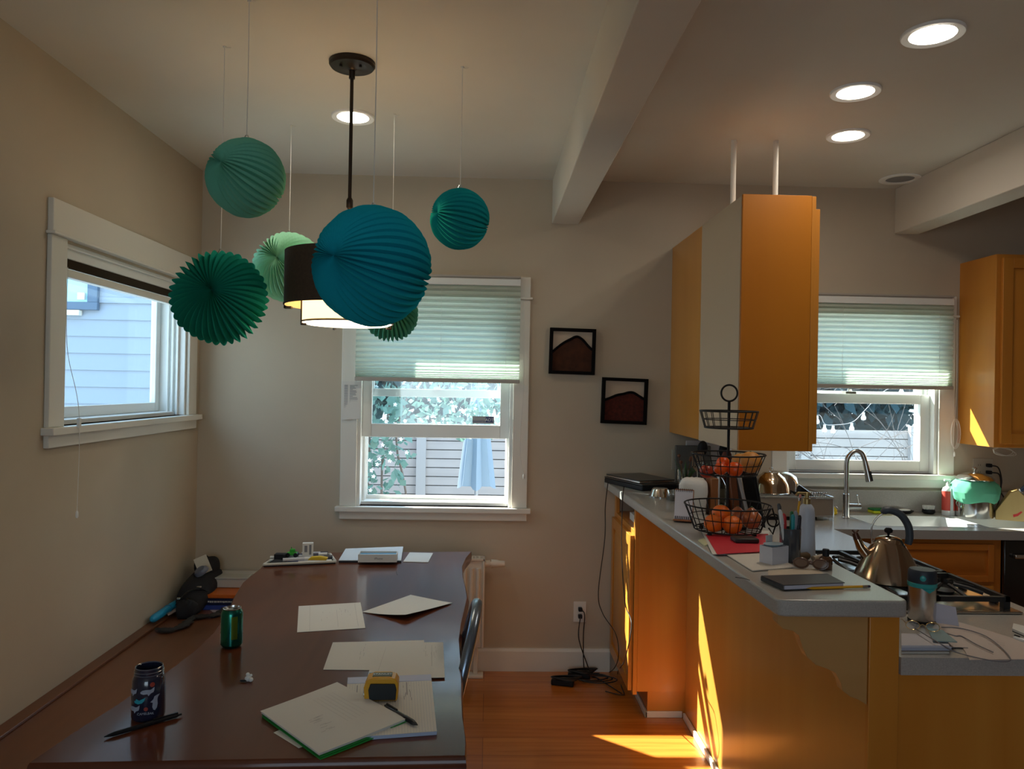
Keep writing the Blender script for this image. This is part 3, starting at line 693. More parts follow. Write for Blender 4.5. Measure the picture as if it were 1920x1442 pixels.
b = MB(); b.box(XF + 0.075, XF + 0.09, YE + 0.03, YB, 0, 0.125); b.box(XF + 0.075, 0.98, YE + 0.012, YE + 0.03, 0, 0.125); b.build('toe_kick', M_MAPLE, t, world=True)
b = MB(); b.box(XF + 0.062, XF + 0.0745, YE + 0.0, YB, 0, 0.03); b.box(XF + 0.062, 0.958, YE, YE + 0.0115, 0, 0.03); b.build('shoe_moulding', M_TRIM, t, world=True, bevel=0.003)
# things lying in the open drawer space
b = MB(); b.box(0.75, 0.93, 3.80, 4.02, 0.897, 0.935); tag(b.build('paper_stack', M_PAPER, loc=(0.84, 3.9, 0.897), world=True, bevel=0.002), 'white papers lying in the open gap above the cabinet door', 'papers')
b = MB(); b.sphere((0.77, 3.83, 0.958), 0.021, sy=1.6); tag(b.build('cloth_ball', mat('plum cloth', (0.10, 0.02, 0.03), 0.8, bump=0.5), loc=(0.77, 3.83, 0.937), world=True), 'dark red crumpled cloth on the papers above the cabinet door', 'cloth')

# ------------------------------------------------------------------ peninsula
XP = 0.97; YN = 1.93
t = thing('peninsula', (1.3, 2.9, 0), 'honey wood kitchen peninsula with knotted birch side panel below the bar', 'kitchen peninsula')
b = MB(); b.box(XP, XP + 0.018, YN, YE - 0.001, 0, ZBAR - TBAR); b.build('side_panel', M_MAPLEK, t, world=True)
b = MB(); b.box(XP + 0.018, 1.035, YN, YB - 0.004, 0.0, ZBAR - TBAR); b.build('knee_wall', M_MAPLE, t, world=True)
b = MB(); b.box(XP - 0.002, 1.045, YN - 0.02, YN - 0.001, 0, ZBAR - TBAR); b.build('end_post', M_MAPLE, t, world=True, bevel=0.002)
b = MB(); b.box(1.046, 1.645, YN, YN + 0.018, 0.10, 0.869); b.box(1.046, 1.60, YN + 0.03, YN + 0.05, 0, 0.10); b.build('end_panel', M_MAPLE, t, world=True, bevel=0.0015)
b = MB(); b.box(1.63, 1.648, YN + 0.02, 3.72, 0.10, 0.869); b.build('inner_face', M_MAPLE, t, world=True)
b = MB(); b.box(XP - 0.013, XP - 0.001, YN - 0.02, YE - 0.012, 0, 0.03); b.build('shoe_moulding', M_TRIM, t, world=True, bevel=0.003)
# scrolled corbel bracket under the overhang
prof = [(XP - 0.003, ZBAR - TBAR), (0.735, ZBAR - TBAR), (0.735, ZBAR - TBAR - 0.03), (0.750, ZBAR - TBAR - 0.045), (0.775, ZBAR - TBAR - 0.05), (0.79, ZBAR - TBAR - 0.062),
        (0.80, ZBAR - TBAR - 0.09), (0.812, ZBAR - TBAR - 0.115), (0.835, ZBAR - TBAR - 0.135), (0.865, ZBAR - TBAR - 0.145), (0.885, ZBAR - TBAR - 0.155), (0.90, ZBAR - TBAR - 0.18),
        (0.905, ZBAR - TBAR - 0.20), (0.925, ZBAR - TBAR - 0.215), (0.945, ZBAR - TBAR - 0.222), (XP - 0.003, ZBAR - TBAR - 0.235)]
b = MB(); b.prism(prof, YN - 0.015, YN + 0.02, 'y'); b.build('corbel', wood('pale maple', (0.46, 0.25, 0.08), (0.52, 0.30, 0.11), 'x', 0.45), t, world=True, bevel=0.002)

# ------------------------------------------------------------------ bar top and lower worktop
t = thing('bar_countertop', (0.86, 3.0, ZBAR - TBAR), 'raised grey bar countertop running from the back wall over the peninsula', 'countertop')
poly = [(0.652, YB - 0.002), (0.715, 1.885), (0.72, 1.87), (0.735, 1.862), (1.025, 1.862), (1.04, 1.87), (1.045, 1.885), (1.045, YB - 0.002)]
b = MB(); b.prism(poly, ZBAR - TBAR + 0.0005, ZBAR); b.build('slab', M_COUNTER, t, world=True, bevel=0.006, bseg=3)
b = MB(); p = onz(1406, 1088, ZBAR); b.tube([(p.x, p.y, ZBAR + 0.0002), (p.x - 0.01, p.y + 0.02, ZBAR + 0.0002), (p.x - 0.03, p.y + 0.03, ZBAR + 0.0002)], 0.0008, 4); b.build('seam_crack', M_BLACK, t, world=True)

ZL, TL = 0.914, 0.044
YS = 3.70
t = thing('worktop', (2.2, 3.9, ZL - TL), 'lower grey kitchen worktop with white sink basins below the kitchen window', 'worktop')
b = MB()
b.prism([(1.047, YN - 0.025), (1.68, YN - 0.025), (1.69, YN - 0.015), (1.69, YS), (1.047, YS)], ZL - TL, ZL)
x1_, x2_, x3_, x4_ = 1.955, 2.47, 2.53, 3.02; ya, yb_ = 3.80, 4.12
b.box(1.047, x1_, YS, YB - 0.003, ZL - TL, ZL); b.box(x1_, x4_, YS, ya, ZL - TL, ZL); b.box(x1_, x4_, yb_, YB - 0.003, ZL - TL, ZL); b.box(x2_, x3_, ya, yb_, ZL - TL, ZL); b.box(x4_, 4.0, YS, YB - 0.003, ZL - TL, ZL)
b.build('slab', M_COUNTER, t, world=True, smooth=0)
b = MB(); b.box(1.047, 4.0, YB - 0.023, YB - 0.003, ZL, 1.035); b.build('backsplash', M_COUNTER, t, world=True, bevel=0.003)
M_SINK = mat('white sink', (0.72, 0.74, 0.72), 0.2, coat=0.3)
for (xa, xb) in ((x1_, x2_), (x3_, x4_)):
    b = MB(); d = 0.20
    v = []; f = []
    for (o, z) in ((-0.012, ZL + 0.001), (0.0, ZL + 0.001), (0.006, ZL - 0.02), (0.02, ZL - d + 0.03), (0.05, ZL - d)):
        v += [(xa + o, ya + o, z), (xb - o, ya + o, z), (xb - o, yb_ - o, z), (xa + o, yb_ - o, z)]
    for r in range(4):
        for k in range(4): f.append((4 * r + k, 4 * r + (k + 1) % 4, 4 * r + 4 + (k + 1) % 4, 4 * r + 4 + k))
    f.append((16, 17, 18, 19)); b.add(v, f); b.build('sink_basin', M_SINK, t, world=True, smooth=30)

# sink base cabinet and dishwasher
t = thing('sink_cabinet', (2.1, 3.73, 0), 'orange maple cabinet front below the kitchen sink', 'cabinet')
b = MB(); b.box(1.66, 2.545, 3.735, 3.755, 0.10, ZL - TL - 0.001); b.build('face_frame', M_MAPLEH, t, world=True)
b = MB(); raised_door(b, 1.72, 2.50, 0.66, 0.845, lambda a, d, z: (a, 3.734 - d, z), st=0.03); b.build('drawer_front', M_MAPLEH, t, world=True, bevel=0.0015)
for (a0, a1) in ((1.72, 2.10), (2.12, 2.50)):
    b = MB(); raised_door(b, a0, a1, 0.12, 0.64, lambda a, d, z: (a, 3.734 - d, z)); b.build('door', M_MAPLE, t, world=True, bevel=0.0015)
t = thing('dishwasher', (2.85, 3.73, 0), 'black dishwasher at the right edge below the sink worktop', 'dishwasher')
b = MB(); b.box(2.55, 3.15, 3.715, 3.76, 0.10, ZL - TL - 0.004); b.build('door', mat('black appliance', (0.01, 0.009, 0.009), 0.15, coat=0.5), t, world=True, bevel=0.004)
b = MB(); b.box(2.59, 3.11, 3.69, 3.714, 0.78, 0.80); b.build('handle', M_STEEL, t, world=True, bevel=0.004)

# ------------------------------------------------------------------ wall cabinets
XU = 1.0145; YF = 3.106; ZU0, ZU1 = 1.337, 2.375
t = thing('upper_cabinet', (1.17, 3.7, ZU0), 'tall honey maple wall cabinet hanging above the bar, held by two white poles', 'cabinet')
b = MB(); b.box(XU + 0.002, XU + 0.016, 3.688, YB, ZU0 + 0.004, ZU1); b.build('side_panel', M_MAPLEK, t, world=True, bevel=0.001)
b = MB(); b.box(XU, XU + 0.016, YF + 0.001, 3.683, ZU0, ZU1); b.build('painted_panel', mat('painted beige panel', (0.56, 0.445, 0.315), 0.6, spec=0.25), t, world=True, bevel=0.001, label='beige painted side panel')
b = MB(); b.box(XU + 0.002, 1.30, YF - 0.016, YF, ZU0, ZU1 + 0.003); b.build('end_panel', wood('amber veneer', (0.50, 0.16, 0.010), (0.56, 0.20, 0.016), 'z', 0.35, coat=0.05, scale=0.5), t, world=True, bevel=0.001)
b = MB(); b.box(XU + 0.016, 1.30, YF, YB, ZU0, ZU0 + 0.018); b.box(XU + 0.016, 1.30, YF, YB, ZU1 - 0.018, ZU1); b.build('carcass', M_MAPLE, t, world=True)
b = MB(); b.box(1.301, 1.318, YF - 0.016, YB, ZU0, ZU1); b.build('face_frame', M_MAPLE, t, world=True, bevel=0.001)
b = MB(); raised_door(b, YF - 0.01, 3.66, ZU0 + 0.03, ZU1 - 0.05, lambda a, d, z: (1.319 + d, a, z), th=0.018); b.build('door', M_MAPLE, t, world=True, bevel=0.001)
b = MB(); raised_door(b, 3.67, 4.27, ZU0 + 0.03, ZU1 - 0.05, lambda a, d, z: (1.319 + d, a, z), th=0.018); b.build('door', M_MAPLE, t, world=True, bevel=0.001)
for (px, py) in ((1376, 263), (1455, 264)):
    p = onz(px, py, ZC)
    b = MB(); b.cyl((p.x, p.y, ZU1 + 0.0005), (p.x, p.y, ZC - 0.001), 0.0125, 16); b.build('support_pole', M_TRIM, t, world=True)

t = thing('wall_cabinet', (3.1, YB - 0.16, 1.32), 'maple wall cabinet with raised panel door right of the kitchen window', 'cabinet')
cx0 = 2.662; cz0, cz1 = 1.305, 2.325; cyf = 3.975
b = MB(); b.box(cx0, 4.0, cyf, YB, cz0, cz1); b.build('carcass', M_MAPLE, t, world=True, bevel=0.0015)
b = MB(); raised_door(b, cx0 + 0.025, 3.22, cz0 + 0.02, cz1 - 0.02, lambda a, d, z: (a, cyf - 0.001 - d, z)); b.build('door', M_MAPLE, t, world=True, bevel=0.0015)
b = MB(); raised_door(b, 3.24, 3.9, cz0 + 0.02, cz1 - 0.02, lambda a, d, z: (a, cyf - 0.001 - d, z)); b.build('door', M_MAPLE, t, world=True, bevel=0.0015)

# ------------------------------------------------------------------ pictures
def picture(px, py, label, hill, ridge, col, tilt):
    p = ony(px, py, YB - 0.016); t = thing('picture', (p.x, YB, p.z), label, 'picture', rot=(0, math.radians(tilt), 0), group='square mountain pictures on the back wall')
    h = 0.128; w = 0.018
    b = MB(); b.box(-h, -h + w, -0.035, 0, -h, h); b.box(h - w, h, -0.035, 0, -h, h); b.box(-h + w, h - w, -0.035, 0, -h, -h + w); b.box(-h + w, h - w, -0.035, 0, h - w, h); b.build('frame', M_FRAMEB, t, bevel=0.001)
    b = MB(); b.box(-h + w, h - w, -0.008, -0.001, -h + w, h - w); b.build('backing', mat('cream mount', (0.60, 0.48, 0.36), 0.8), t)
    i = h - w
    pts = [(-i, -i), (i, -i)] + [(x * i, z * i) for x, z in reversed(hill)]
    b = MB(); b.prism(pts, -0.014, -0.009, 'y'); b.build('hill', col, t, smooth=0)
    b = MB(); b.tube([(x * i, -0.015, z * i) for x, z in spline([(a, 0, c) for a, c in hill], 4) for _ in [0]] if False else [(q.x * i, -0.015, q.z * i) for q in spline([(a, 0, c) for a, c in hill], 4)], 0.007, 8); b.build('ridge', M_FRAMEB, t)
picture(1073, 659, 'upper left square picture of a brown hill in a black frame', [(-1, -0.05), (-0.75, 0.18), (-0.45, 0.42), (-0.1, 0.62), (0.2, 0.76), (0.5, 0.62), (0.8, 0.3), (1, 0.12)], 0, mat('brown felt', (0.060, 0.017, 0.005), 0.9, noise=0.3, nscale=25), 1.0)
picture(1170.5, 752, 'lower right square picture of a rust red hill in a black frame', [(-1, 0.02), (-0.7, 0.14), (-0.4, 0.28), (-0.05, 0.36), (0.2, 0.44), (0.45, 0.44), (0.75, 0.28), (1, 0.14)], 0, mat('rust felt', (0.075, 0.010, 0.005), 0.9, noise=0.35, nscale=60), 1.4)

# ------------------------------------------------------------------ exterior
b = MB(); b.box(-14, 14, YB + 0.6, 24, -0.85, -0.75); struct(b.build('ground', mat('garden ground', (0.30, 0.29, 0.24), 0.9, noise=0.3, nscale=3)))
M_SID = mat('pale blue grey siding', (0.25, 0.30, 0.37), 0.7)
t = thing('neighbour_house', (-6, 9, -0.75), 'neighbouring house with pale blue grey lap siding seen through the side window', 'house')
b = MB(); hx0, hx1, hy = -10.5, -2.55, 7.0
b.box(hx0, hx1, hy + 0.02, 9.6, -0.75, 3.3); b.box(hx0, -4.85, hy + 0.02, 7.6, 3.3, 7.4)  # tall thin upper part is out of view, added to keep sun off window_1
z = -0.75; k = 0
while z < 2.15:
    b.prism([(hy + 0.02, z), (hy + 0.02, z + 0.151), (hy + 0.010, z + 0.151), (hy - 0.004, z)], hx0, hx1, 'x'); z += 0.151
b.box(hx0, hx1, hy - 0.012, hy + 0.02, z, z + 0.05); b.box(hx0, hx1, hy - 0.004, hy + 0.02, z + 0.05, 3.3)
b.build('siding', M_SID, t, world=True, smooth=0)
b = MB(); b.box(-4.84, hx1 + 0.25, hy - 0.2, 9.7, 3.31, 3.45); b.box(hx0 - 0.2, -4.8, hy - 0.1, 7.7, 7.41, 7.5); b.box(hx0, -4.86, 7.61, 9.7, 3.31, 3.45); b.build('roof', mat('roof felt', (0.2, 0.2, 0.2), 0.9), t, world=True)  # highest slab caps the added sun-blocking part
wx1 = -3.50; wz0 = 2.20
b = MB(); b.box(-4.9, wx1, hy - 0.05, hy - 0.005, wz0, wz0 + 0.07); b.box(wx1 - 0.09, wx1, hy - 0.05, hy - 0.005, wz0 + 0.07, 3.2); b.box(-4.9, -4.82, hy - 0.05, hy - 0.005, wz0 + .07, 3.2); wf = b.build('window', mat('slate blue frame', (0.06, 0.11, 0.18), 0.5), t, world=True, bevel=0.004)
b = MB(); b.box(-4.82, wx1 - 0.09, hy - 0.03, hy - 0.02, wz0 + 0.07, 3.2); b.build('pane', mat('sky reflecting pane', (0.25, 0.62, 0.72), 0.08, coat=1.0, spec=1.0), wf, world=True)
b = MB(); b.box(-4.9, wx1 - 0.15, hy - 0.07, hy - 0.012, wz0 - 0.05, wz0 - 0.005); b.build('window_ledge', M_TRIM, wf, world=True)
b = MB(); b.box(wx1 - 0.17, wx1 - 0.11, hy - 0.06, hy - 0.031, wz0 + 0.09, wz0 + 0.15); b.build('window_latch', M_TRIM, wf, world=True)

M_FENCE = planks('weathered cedar', (0.47, 0.43, 0.41), (0.41, 0.375, 0.36), (0.14, 0.13, 0.13), 0.11, 2.2, rough=0.85, axis='xz')
t = thing('garden_fence', (0.5, 10.0, -0.75), 'weathered horizontal board fence behind the garden', 'fence')
b = MB(); z = -0.75
while z < 1.08:
    b.box(-2.5, 8, 10.0, 10.022, z, z + 0.104); z += 0.116
b.build('boards', wood('weathered board', (0.36, 0.33, 0.315), (0.47, 0.43, 0.41), 'x', 0.85, scale=0.6, spec=0.1), t, world=True, smooth=0)
b = MB(); b.box(-2.5, 8, 10.03, 10.05, -0.75, 1.08); b.build('backing', mat('gap shade sheet', (0.10, 0.10, 0.10), .9), t, world=True)  # dark sheet stands in for the shade between the boards
for x in (-1.9, -0.86, 0.95, 2.3, 4.15, 5.6, 7.2):
    b = MB(); b.box(x - 0.06, x + 0.06, 9.93, 9.999, -0.75, 1.16); b.build('post', mat('grey post', (0.40, 0.38, 0.37), 0.85), t, world=True)

t = thing('patio_umbrella', (0.0, 9.0, -0.75), 'closed blue grey patio umbrella in the garden seen through the dining window', 'umbrella')
u0 = ony(893, 925, 9.0); uz0 = u0.z + 0.05; uh = 1.15; t.location.x = u0.x
v = []; f = []; rows = 10; cols = 32
for j in range(rows + 1):
    s = j / rows; r = 0.15 * (1 - s) ** 0.8 + 0.045
    for i in range(cols):
        a = 2 * math.pi * i / cols; rr = r * (1 + 0.16 * math.cos(8 * a))
        dz = -0.045 * max(0, math.cos(4 * a)) * (1 - s) ** 3
        v.append((u0.x + rr * math.cos(a), 9.0 + rr * math.sin(a), uz0 + 0.05 + s * uh + dz))
for j in range(rows):
    for i in range(cols): f.append((j * cols + i, j * cols + (i + 1) % cols, (j + 1) * cols + (i + 1) % cols, (j + 1) * cols + i))
b = MB(); b.add(v, f); b.build('canopy', mat('blue grey canvas', (0.24, 0.32, 0.40), 0.8), t, world=True, smooth=50)
b = MB(); b.cyl((u0.x, 9, -0.6), (u0.x, 9, uz0 + uh + 0.1), 0.022, 10); b.build('pole', mat('grey aluminium', (0.4, 0.42, 0.45), 0.4, metal=.6), t, world=True)
b = MB(); b.lathe([(0.25, -0.75), (0.25, -0.70), (0.06, -0.62), (0.04, -0.55)], 20, (u0.x, 9, 0)); b.build('base', M_BLACKM, t, world=True)

rng = random.Random(3)
def leafy(name, label, cat, cx, cy, zc, rx, ry, rz, n, m, ls=0.06, flowers=0, stem=9):
    t = thing(name, (cx, cy, -0.75), label, cat)
    b = MB()
    for _ in range(n):
        while True:
            p = Vector((rng.uniform(-1, 1), rng.uniform(-1, 1), rng.uniform(-1, 1)))
            if p.length < 1: break
        c = Vector((cx + p.x * rx, cy + p.y * ry, zc + p.z * rz))
        d = Vector((rng.gauss(0, 1), rng.gauss(0, 1), rng.gauss(-0.6, 1))).normalized(); s = d.orthogonal().normalized(); s = Matrix.Rotation(rng.uniform(0, 6.28), 3, d) @ s
        L = ls * rng.uniform(0.6, 1.4); w = L * 0.3
        b.add([c, c + d * L * 0.5 + s * w, c + d * L, c + d * L * 0.5 - s * w], [(0, 1, 2, 3)], 0)
    tag(b.build('foliage', m, t, world=True, smooth=0), kind='stuff')
    if flowers:
        b = MB()
        for _ in range(flowers):
            c = Vector((cx + rng.gauss(0, 0.45) * rx, cy - ry * rng.uniform(0.6, 1.05), zc + rng.gauss(0, 0.5) * rz))
            for k in range(5):
                a = k * 1.257 + rng.uniform(0, .3); q = Vector((math.cos(a), -0.3, math.sin(a))); w = Vector((-math.sin(a), 0, math.cos(a)))
                b.add([c, c + q * 0.013 + w * 0.006, c + q * 0.022, c + q * 0.013 - w * 0.006], [(0, 1, 2, 3)])
        tag(b.build('blossom', mat('white petals', (0.85, 0.88, 0.88), 0.7), t, world=True, smooth=0), kind='stuff')
    b = MB()
    for _ in range(stem):
        x = cx + rng.uniform(-.7, .7) * rx
        pts = [(x + rng.gauss(0, .04) + (0.15 * rx * k / 4) * rng.uniform(-1, 1), cy + rng.gauss(0, .05), -0.75 + (zc + rz * 0.6 + 0.75) * k / 4) for k in range(5)]
        b.tube(spline(pts, 3), 0.012, 5)
    b.build('stem', mat('bark', (0.16, 0.13, 0.11), 0.9), t, world=True)
    return t
M_LEAF1 = translucent('climber leaves', (0.20, 0.31, 0.27), (0.20, 0.40, 0.32), 0.4)
M_LEAF2 = translucent('hedge leaves', (0.05, 0.095, 0.11), (0.05, 0.11, 0.12), 0.3)
leafy('flowering_climber', 'leafy climber with white flowers hanging in front of the fence, left in the dining window', 'plant', -1.15, 7.6, 1.05, 0.42, 0.3, 0.72, 420, M_LEAF1, 0.11, 34, stem=4)
leafy('flowering_climber', 'overhanging leafy climber along the fence top in the middle of the dining window', 'plant', -0.25, 8.2, 1.42, 0.9, 0.3, 0.38, 520, M_LEAF1, 0.10, 40, stem=1)
leafy('garden_tree', 'dark tree crown beyond the fence behind the kitchen window', 'tree', 4.9, 13.2, 2.4, 3.5, 1.2, 1.9, 8500, M_LEAF2, 0.30)
leafy('garden_tree', 'dark green tree crown beyond the fence behind the dining window', 'tree', -1.3, 13.0, 2.7, 2.6, 1.2, 1.7, 7000, M_LEAF2, 0.26)

# bare branches and a string of bulbs outside the kitchen window
t = thing('bare_shrub', (3.4, 7.0, -0.75), 'bare branching shrub outside the kitchen window', 'shrub')
b = MB()
def branch(p, d, L, r, depth):
    pts = [p]; q = p.copy(); dd = d.copy()
    for k in range(5):
        dd = (dd + Vector((rng.gauss(0, .18), rng.gauss(0, .08), rng.gauss(0.02, .16)))).normalized(); q = q + dd * L / 5; pts.append(q.copy())
    b.tube(pts, r, 4, radii=[r * (1 - 0.12 * k) for k in range(6)])
    if depth > 0:
        for k in (2, 3, 4, 5):
            nd = (dd + Vector((rng.gauss(0, .9), rng.gauss(0, .25), rng.gauss(0.0, .7)))).normalized(); branch(pts[k], nd, L * rng.uniform(.5, .8), r * 0.6, depth - 1)
for (x, y) in ((3.0, 7.1), (3.6, 6.9), (4.1, 7.2)):
    branch(Vector((x, y, -0.75)), Vector((rng.uniform(-.3, .3), 0, 1)), 1.5, 0.011, 3)
b.build('branches', mat('pale bark', (0.13, 0.12, 0.12), 0.85), t, world=True, smooth=60)
t = thing('string_light', (3.0, 6.5, 1.0), 'garden string light with clear bulbs hanging outside the kitchen window', 'string light')
LP = [ony(px, py, 6.4) for px, py in ((1490, 838), (1532, 790), (1546, 806), (1562, 808), (1597, 803), (1619, 783), (1655, 746), (1690, 735), (1740, 728))]
b = MB(); b.tube(spline([p + Vector((0, 0, 0.05)) for p in LP], 5), 0.0025, 5); b.build('cable', mat('pale cable', (0.35, 0.37, 0.40), 0.6), t, world=True)
for i, p in enumerate(LP[1:8]):
    b = MB(); b.lathe([(0.010, 0.045), (0.010, 0.025), (0.021, 0.0), (0.018, -0.018), (0.001, -0.026)][::-1], 12, p); b.build('bulb', mat('frosted bulb', (0.6, 0.66, 0.70), 0.15, coat=1), t, world=True)

# ================================================================== small things
def P3(px, py, z): return onz(px, py, z)
def sheet_obj(name, label, cat, corners, z, t=0.001, m=None, curl=None, n=8, group=None, lines=None, ink=None):
    """sheet of paper lying at height z; lines: list of (u0,w0,u1,w1,thickness)"""
    c = [onz(px, py, z) for px, py in corners]; mid = sum(c, Vector()) / 4
    b = MB(); b.sheet(c, t, n, curl)
    if lines:
        b.cur = 1
        for (u0, w0, u1, w1, th) in lines:
            def Q(u, w):
                p = (c[0] * (1 - u) + c[1] * u) * (1 - w) + (c[3] * (1 - u) + c[2] * u) * w
                return p + Vector((0, 0, t + 0.0004 + (curl(u, w) if curl else 0)))
            d = Vector((u1 - u0, w1 - w0)); d.normalize(); ox, oy = -d.y * th, d.x * th
            b.add([Q(u0 - ox, w0 - oy), Q(u1 - ox, w1 - oy), Q(u1 + ox, w1 + oy), Q(u0 + ox, w0 + oy)], [(0, 1, 2, 3)])
    o = b.build(name, [m or M_PAPER, ink or M_INK], loc=Vector((mid.x, mid.y, z)), world=True, smooth=30)
    return tag(o, label, cat, group)
rl = random.Random(11)
def scribble(n, u0, u1, w0, w1, vert=False, th=0.0025):
    out = []
    for _ in range(n):
        u = rl.uniform(u0, u1); w = rl.uniform(w0, w1); L = rl.uniform(0.03, 0.12)
        out.append((u, w, u, min(w1, w + L), th) if vert else (u, w, min(u1, u + L), w, th))
    return out
EPS = 0.0006
# --- papers on the table
sheet_obj('paper_sheet', 'drawing sheet with a ruled table printed on it, alone in the middle of the table', 'paper', [(557, 1186), (685, 1178), (676, 1130), (560, 1137)], ZT + EPS,
          lines=[(0.18, 0.02, 0.18, 0.98, 0.0025), (0.60, 0.1, 0.60, 0.75, 0.0025), (0.9, 0.08, 0.9, 0.95, 0.003)] + scribble(12, 0.63, 0.85, 0.45, 0.8, True) + scribble(5, 0.3, 0.5, 0.3, 0.7, True), ink=M_PAPERF)
sheet_obj('paper_sheet', 'blank sheet turned cornerwise with lifted near corner, beside the table edge', 'paper', [(680, 1148), (760, 1164), (848, 1132), (770, 1116)], ZT + EPS,
          curl=lambda u, w: 0.014 * max(0, u - w * 0.6) ** 2 + 0.006 * u * (1 - w) + 0.0005)
sheet_obj('paper_sheet', 'left sheet of the overlapping plan sheets in front of the tape measure', 'paper', [(606, 1256), (800, 1258), (795, 1201), (624, 1205)], ZT + EPS, lines=scribble(10, 0.3, 0.6, 0.3, 0.9, True), ink=M_PAPERF)
sheet_obj('paper_sheet', 'right sheet of the overlapping plan sheets, its edge at the table side', 'paper', [(688, 1275), (834, 1271), (831, 1205), (705, 1207)], ZT + 0.004, curl=lambda u, w: 0.001 * math.sin(u * 3),
          lines=[(0.83, 0.3, 0.83, 0.9, 0.0025), (0.12, 0.2, 0.16, 0.85, 0.002)] + scribble(12, 0.70, 0.9, 0.45, 0.9, True), ink=M_PAPERF)
# writing pad
pc = [(641, 1391), (819, 1378), (808, 1271), (652, 1277)]
t = thing('writing_pad', onz(730, 1330, ZT), 'thick lined writing pad with pencil notes under the tape measure and pen', 'notepad')
c = [onz(px, py, ZT + EPS) for px, py in pc]
b = MB(); b.sheet(c, 0.008, 2); b.build('pages', mat('pad page edges', (0.45, 0.53, 0.70), 0.7), t, world=True, smooth=0)
def Qp(u, w, dz): p = (c[0] * (1 - u) + c[1] * u) * (1 - w) + (c[3] * (1 - u) + c[2] * u) * w; return p + Vector((0, 0, dz))
b = MB(); b.sheet([Qp(0, 0, .0082), Qp(1, 0, .0082), Qp(1, .88, .0082), Qp(0, .88, .0082)], 0.0006, 2)
b.cur = 1
for k in range(1, 32): b.add([Qp(k / 32, 0.0, .0092), Qp(k / 32 + .003, 0.0, .0092), Qp(k / 32 + .003, .87, .0092), Qp(k / 32, .87, .0092)], [(0, 1, 2, 3)])
b.cur = 2
for (u0, w0, u1, w1, th) in scribble(16, 0.35, 0.9, 0.5, 0.8, True) + [(0.70, 0.62, 0.70, 0.86, 0.004), (0.12, .62, .12, .84, .004), (.2, .55, .2, .8, .004), (.56, .5, .56, .68, .004)]:
    b.add([Qp(u0 - th, w0, .0095), Qp(u0 + th, w0, .0095), Qp(u0 + th, w1, .0095), Qp(u0 - th, w1, .0095)], [(0, 1, 2, 3)])
b.build('top_sheet', [M_PAPER, mat('ruling', (0.50, 0.52, 0.56), .8), M_INK], t, world=True, smooth=0)
b = MB(); b.sheet([Qp(0, .88, .0085), Qp(1, .88, .0085), Qp(1, 1, .0085), Qp(0, 1, .0085)], 0.0015, 2); b.build('binding', mat('pad header', (0.55, 0.60, 0.78), .7), t, world=True, smooth=0)
# folder with papers
fc = [(598, 1424), (762, 1361), (632, 1291), (488, 1343)]
t = thing('paper_folder', onz(620, 1358, ZT), 'green folder under a thick set of white papers on the near end of the table', 'folder')
def shrink(cs, k, dx=0, dy=0):
    m = sum(cs, Vector()) / 4; return [m + (p - m) * k + Vector((dx, dy, 0)) for p in cs]
def fz(z, k=1, dx=0, dy=0): return shrink([onz(px, py, ZT) + Vector((0, 0, z)) for px, py in fc], k, dx, dy)
b = MB(); b.sheet(fz(0.0006, 0.99, 0.004, -0.006), 0.0025, 6, lambda u, w: 0.004 * u * u); b.sheet(fz(0.0045, 0.99, 0.003, -0.003), 0.001, 6, lambda u, w: 0.006 * u * u); b.build('folder', mat('green card', (0.02, 0.30, 0.05), 0.5), t, world=True)
b = MB(); b.sheet(fz(0.0072, 0.985), 0.004, 6, lambda u, w: 0.004 * u * u); b.build('papers', M_PAPER, t, world=True)
b = MB(); cc = fz(0.0125, 1.0)
b.sheet(cc, 0.0006, 6, lambda u, w: 0.0045 * u * u)
b.cur = 1
for k in range(14):
    u = 0.18 + rl.uniform(0, .18); w = 0.28 + rl.uniform(0, .3); L = rl.uniform(.03, .1)
    Q = lambda a, q: (cc[0] * (1 - a) + cc[1] * a) * (1 - q) + (cc[3] * (1 - a) + cc[2] * a) * q + Vector((0, 0, 0.0012 + 0.0045 * a * a))
    b.add([Q(u, w), Q(u + L, w), Q(u + L, w + .006), Q(u, w + .006)], [(0, 1, 2, 3)])
for k in range(6):
    u = 0.55 + .05 * k; Q2 = Q; b.add([Q(u, .3), Q(u + .003, .3), Q(u + .003, .85), Q(u, .85)], [(0, 1, 2, 3)])
b.build('top_sheet', [M_PAPER, M_PAPERF], t, world=True)
b = MB(); q = [onz(*p, ZT + 0.0005) for p in ((560, 1403), (575, 1398), (530, 1366), (513, 1374))]; b.sheet([p + Vector((0, 0, 0.0)) for p in q], 0.0005, 3); b.build('loose_corner', M_PAPER, t, world=True)
# pens on the table
def pen(name, label, a, bb, z, r, m, clip=True, tip=M_BLACK, grip=None):
    p0 = onz(*a, z) + Vector((0, 0, r)); p1 = onz(*bb, z) + Vector((0, 0, r)); L = (p1 - p0).length
    t = thing(name, p0 - Vector((0, 0, r)), label, 'pen', rz=math.atan2(p1.y - p0.y, p1.x - p0.x))
    T = Matrix.Translation((0, 0, r)) @ Matrix.Rotation(math.pi / 2, 4, 'Y')
    b = MB(); b.T = T; b.lathe([(0.001, 0), (r * .6, L * .05), (r * .95, L * .12), (r, L * .5), (r * .95, L * .92), (r * .5, L * .97), (r * .5, L)], 14); b.build('barrel', m, t)
    if grip: b = MB(); b.T = T; b.lathe([(r * 1.0, L * .12), (r * 1.12, L * .16), (r * 1.12, L * .36), (r * 1.0, L * .4)], 14, cap=False); b.build('grip', grip, t)
    if clip: b = MB(); b.box(L * .62, L * .95, -0.002, 0.002, 2 * r, 2 * r + 0.0025); b.box(L * .92, L * .95, -0.002, 0.002, r * 1.6, 2 * r + .001); b.build('clip', tip, t)
    return t
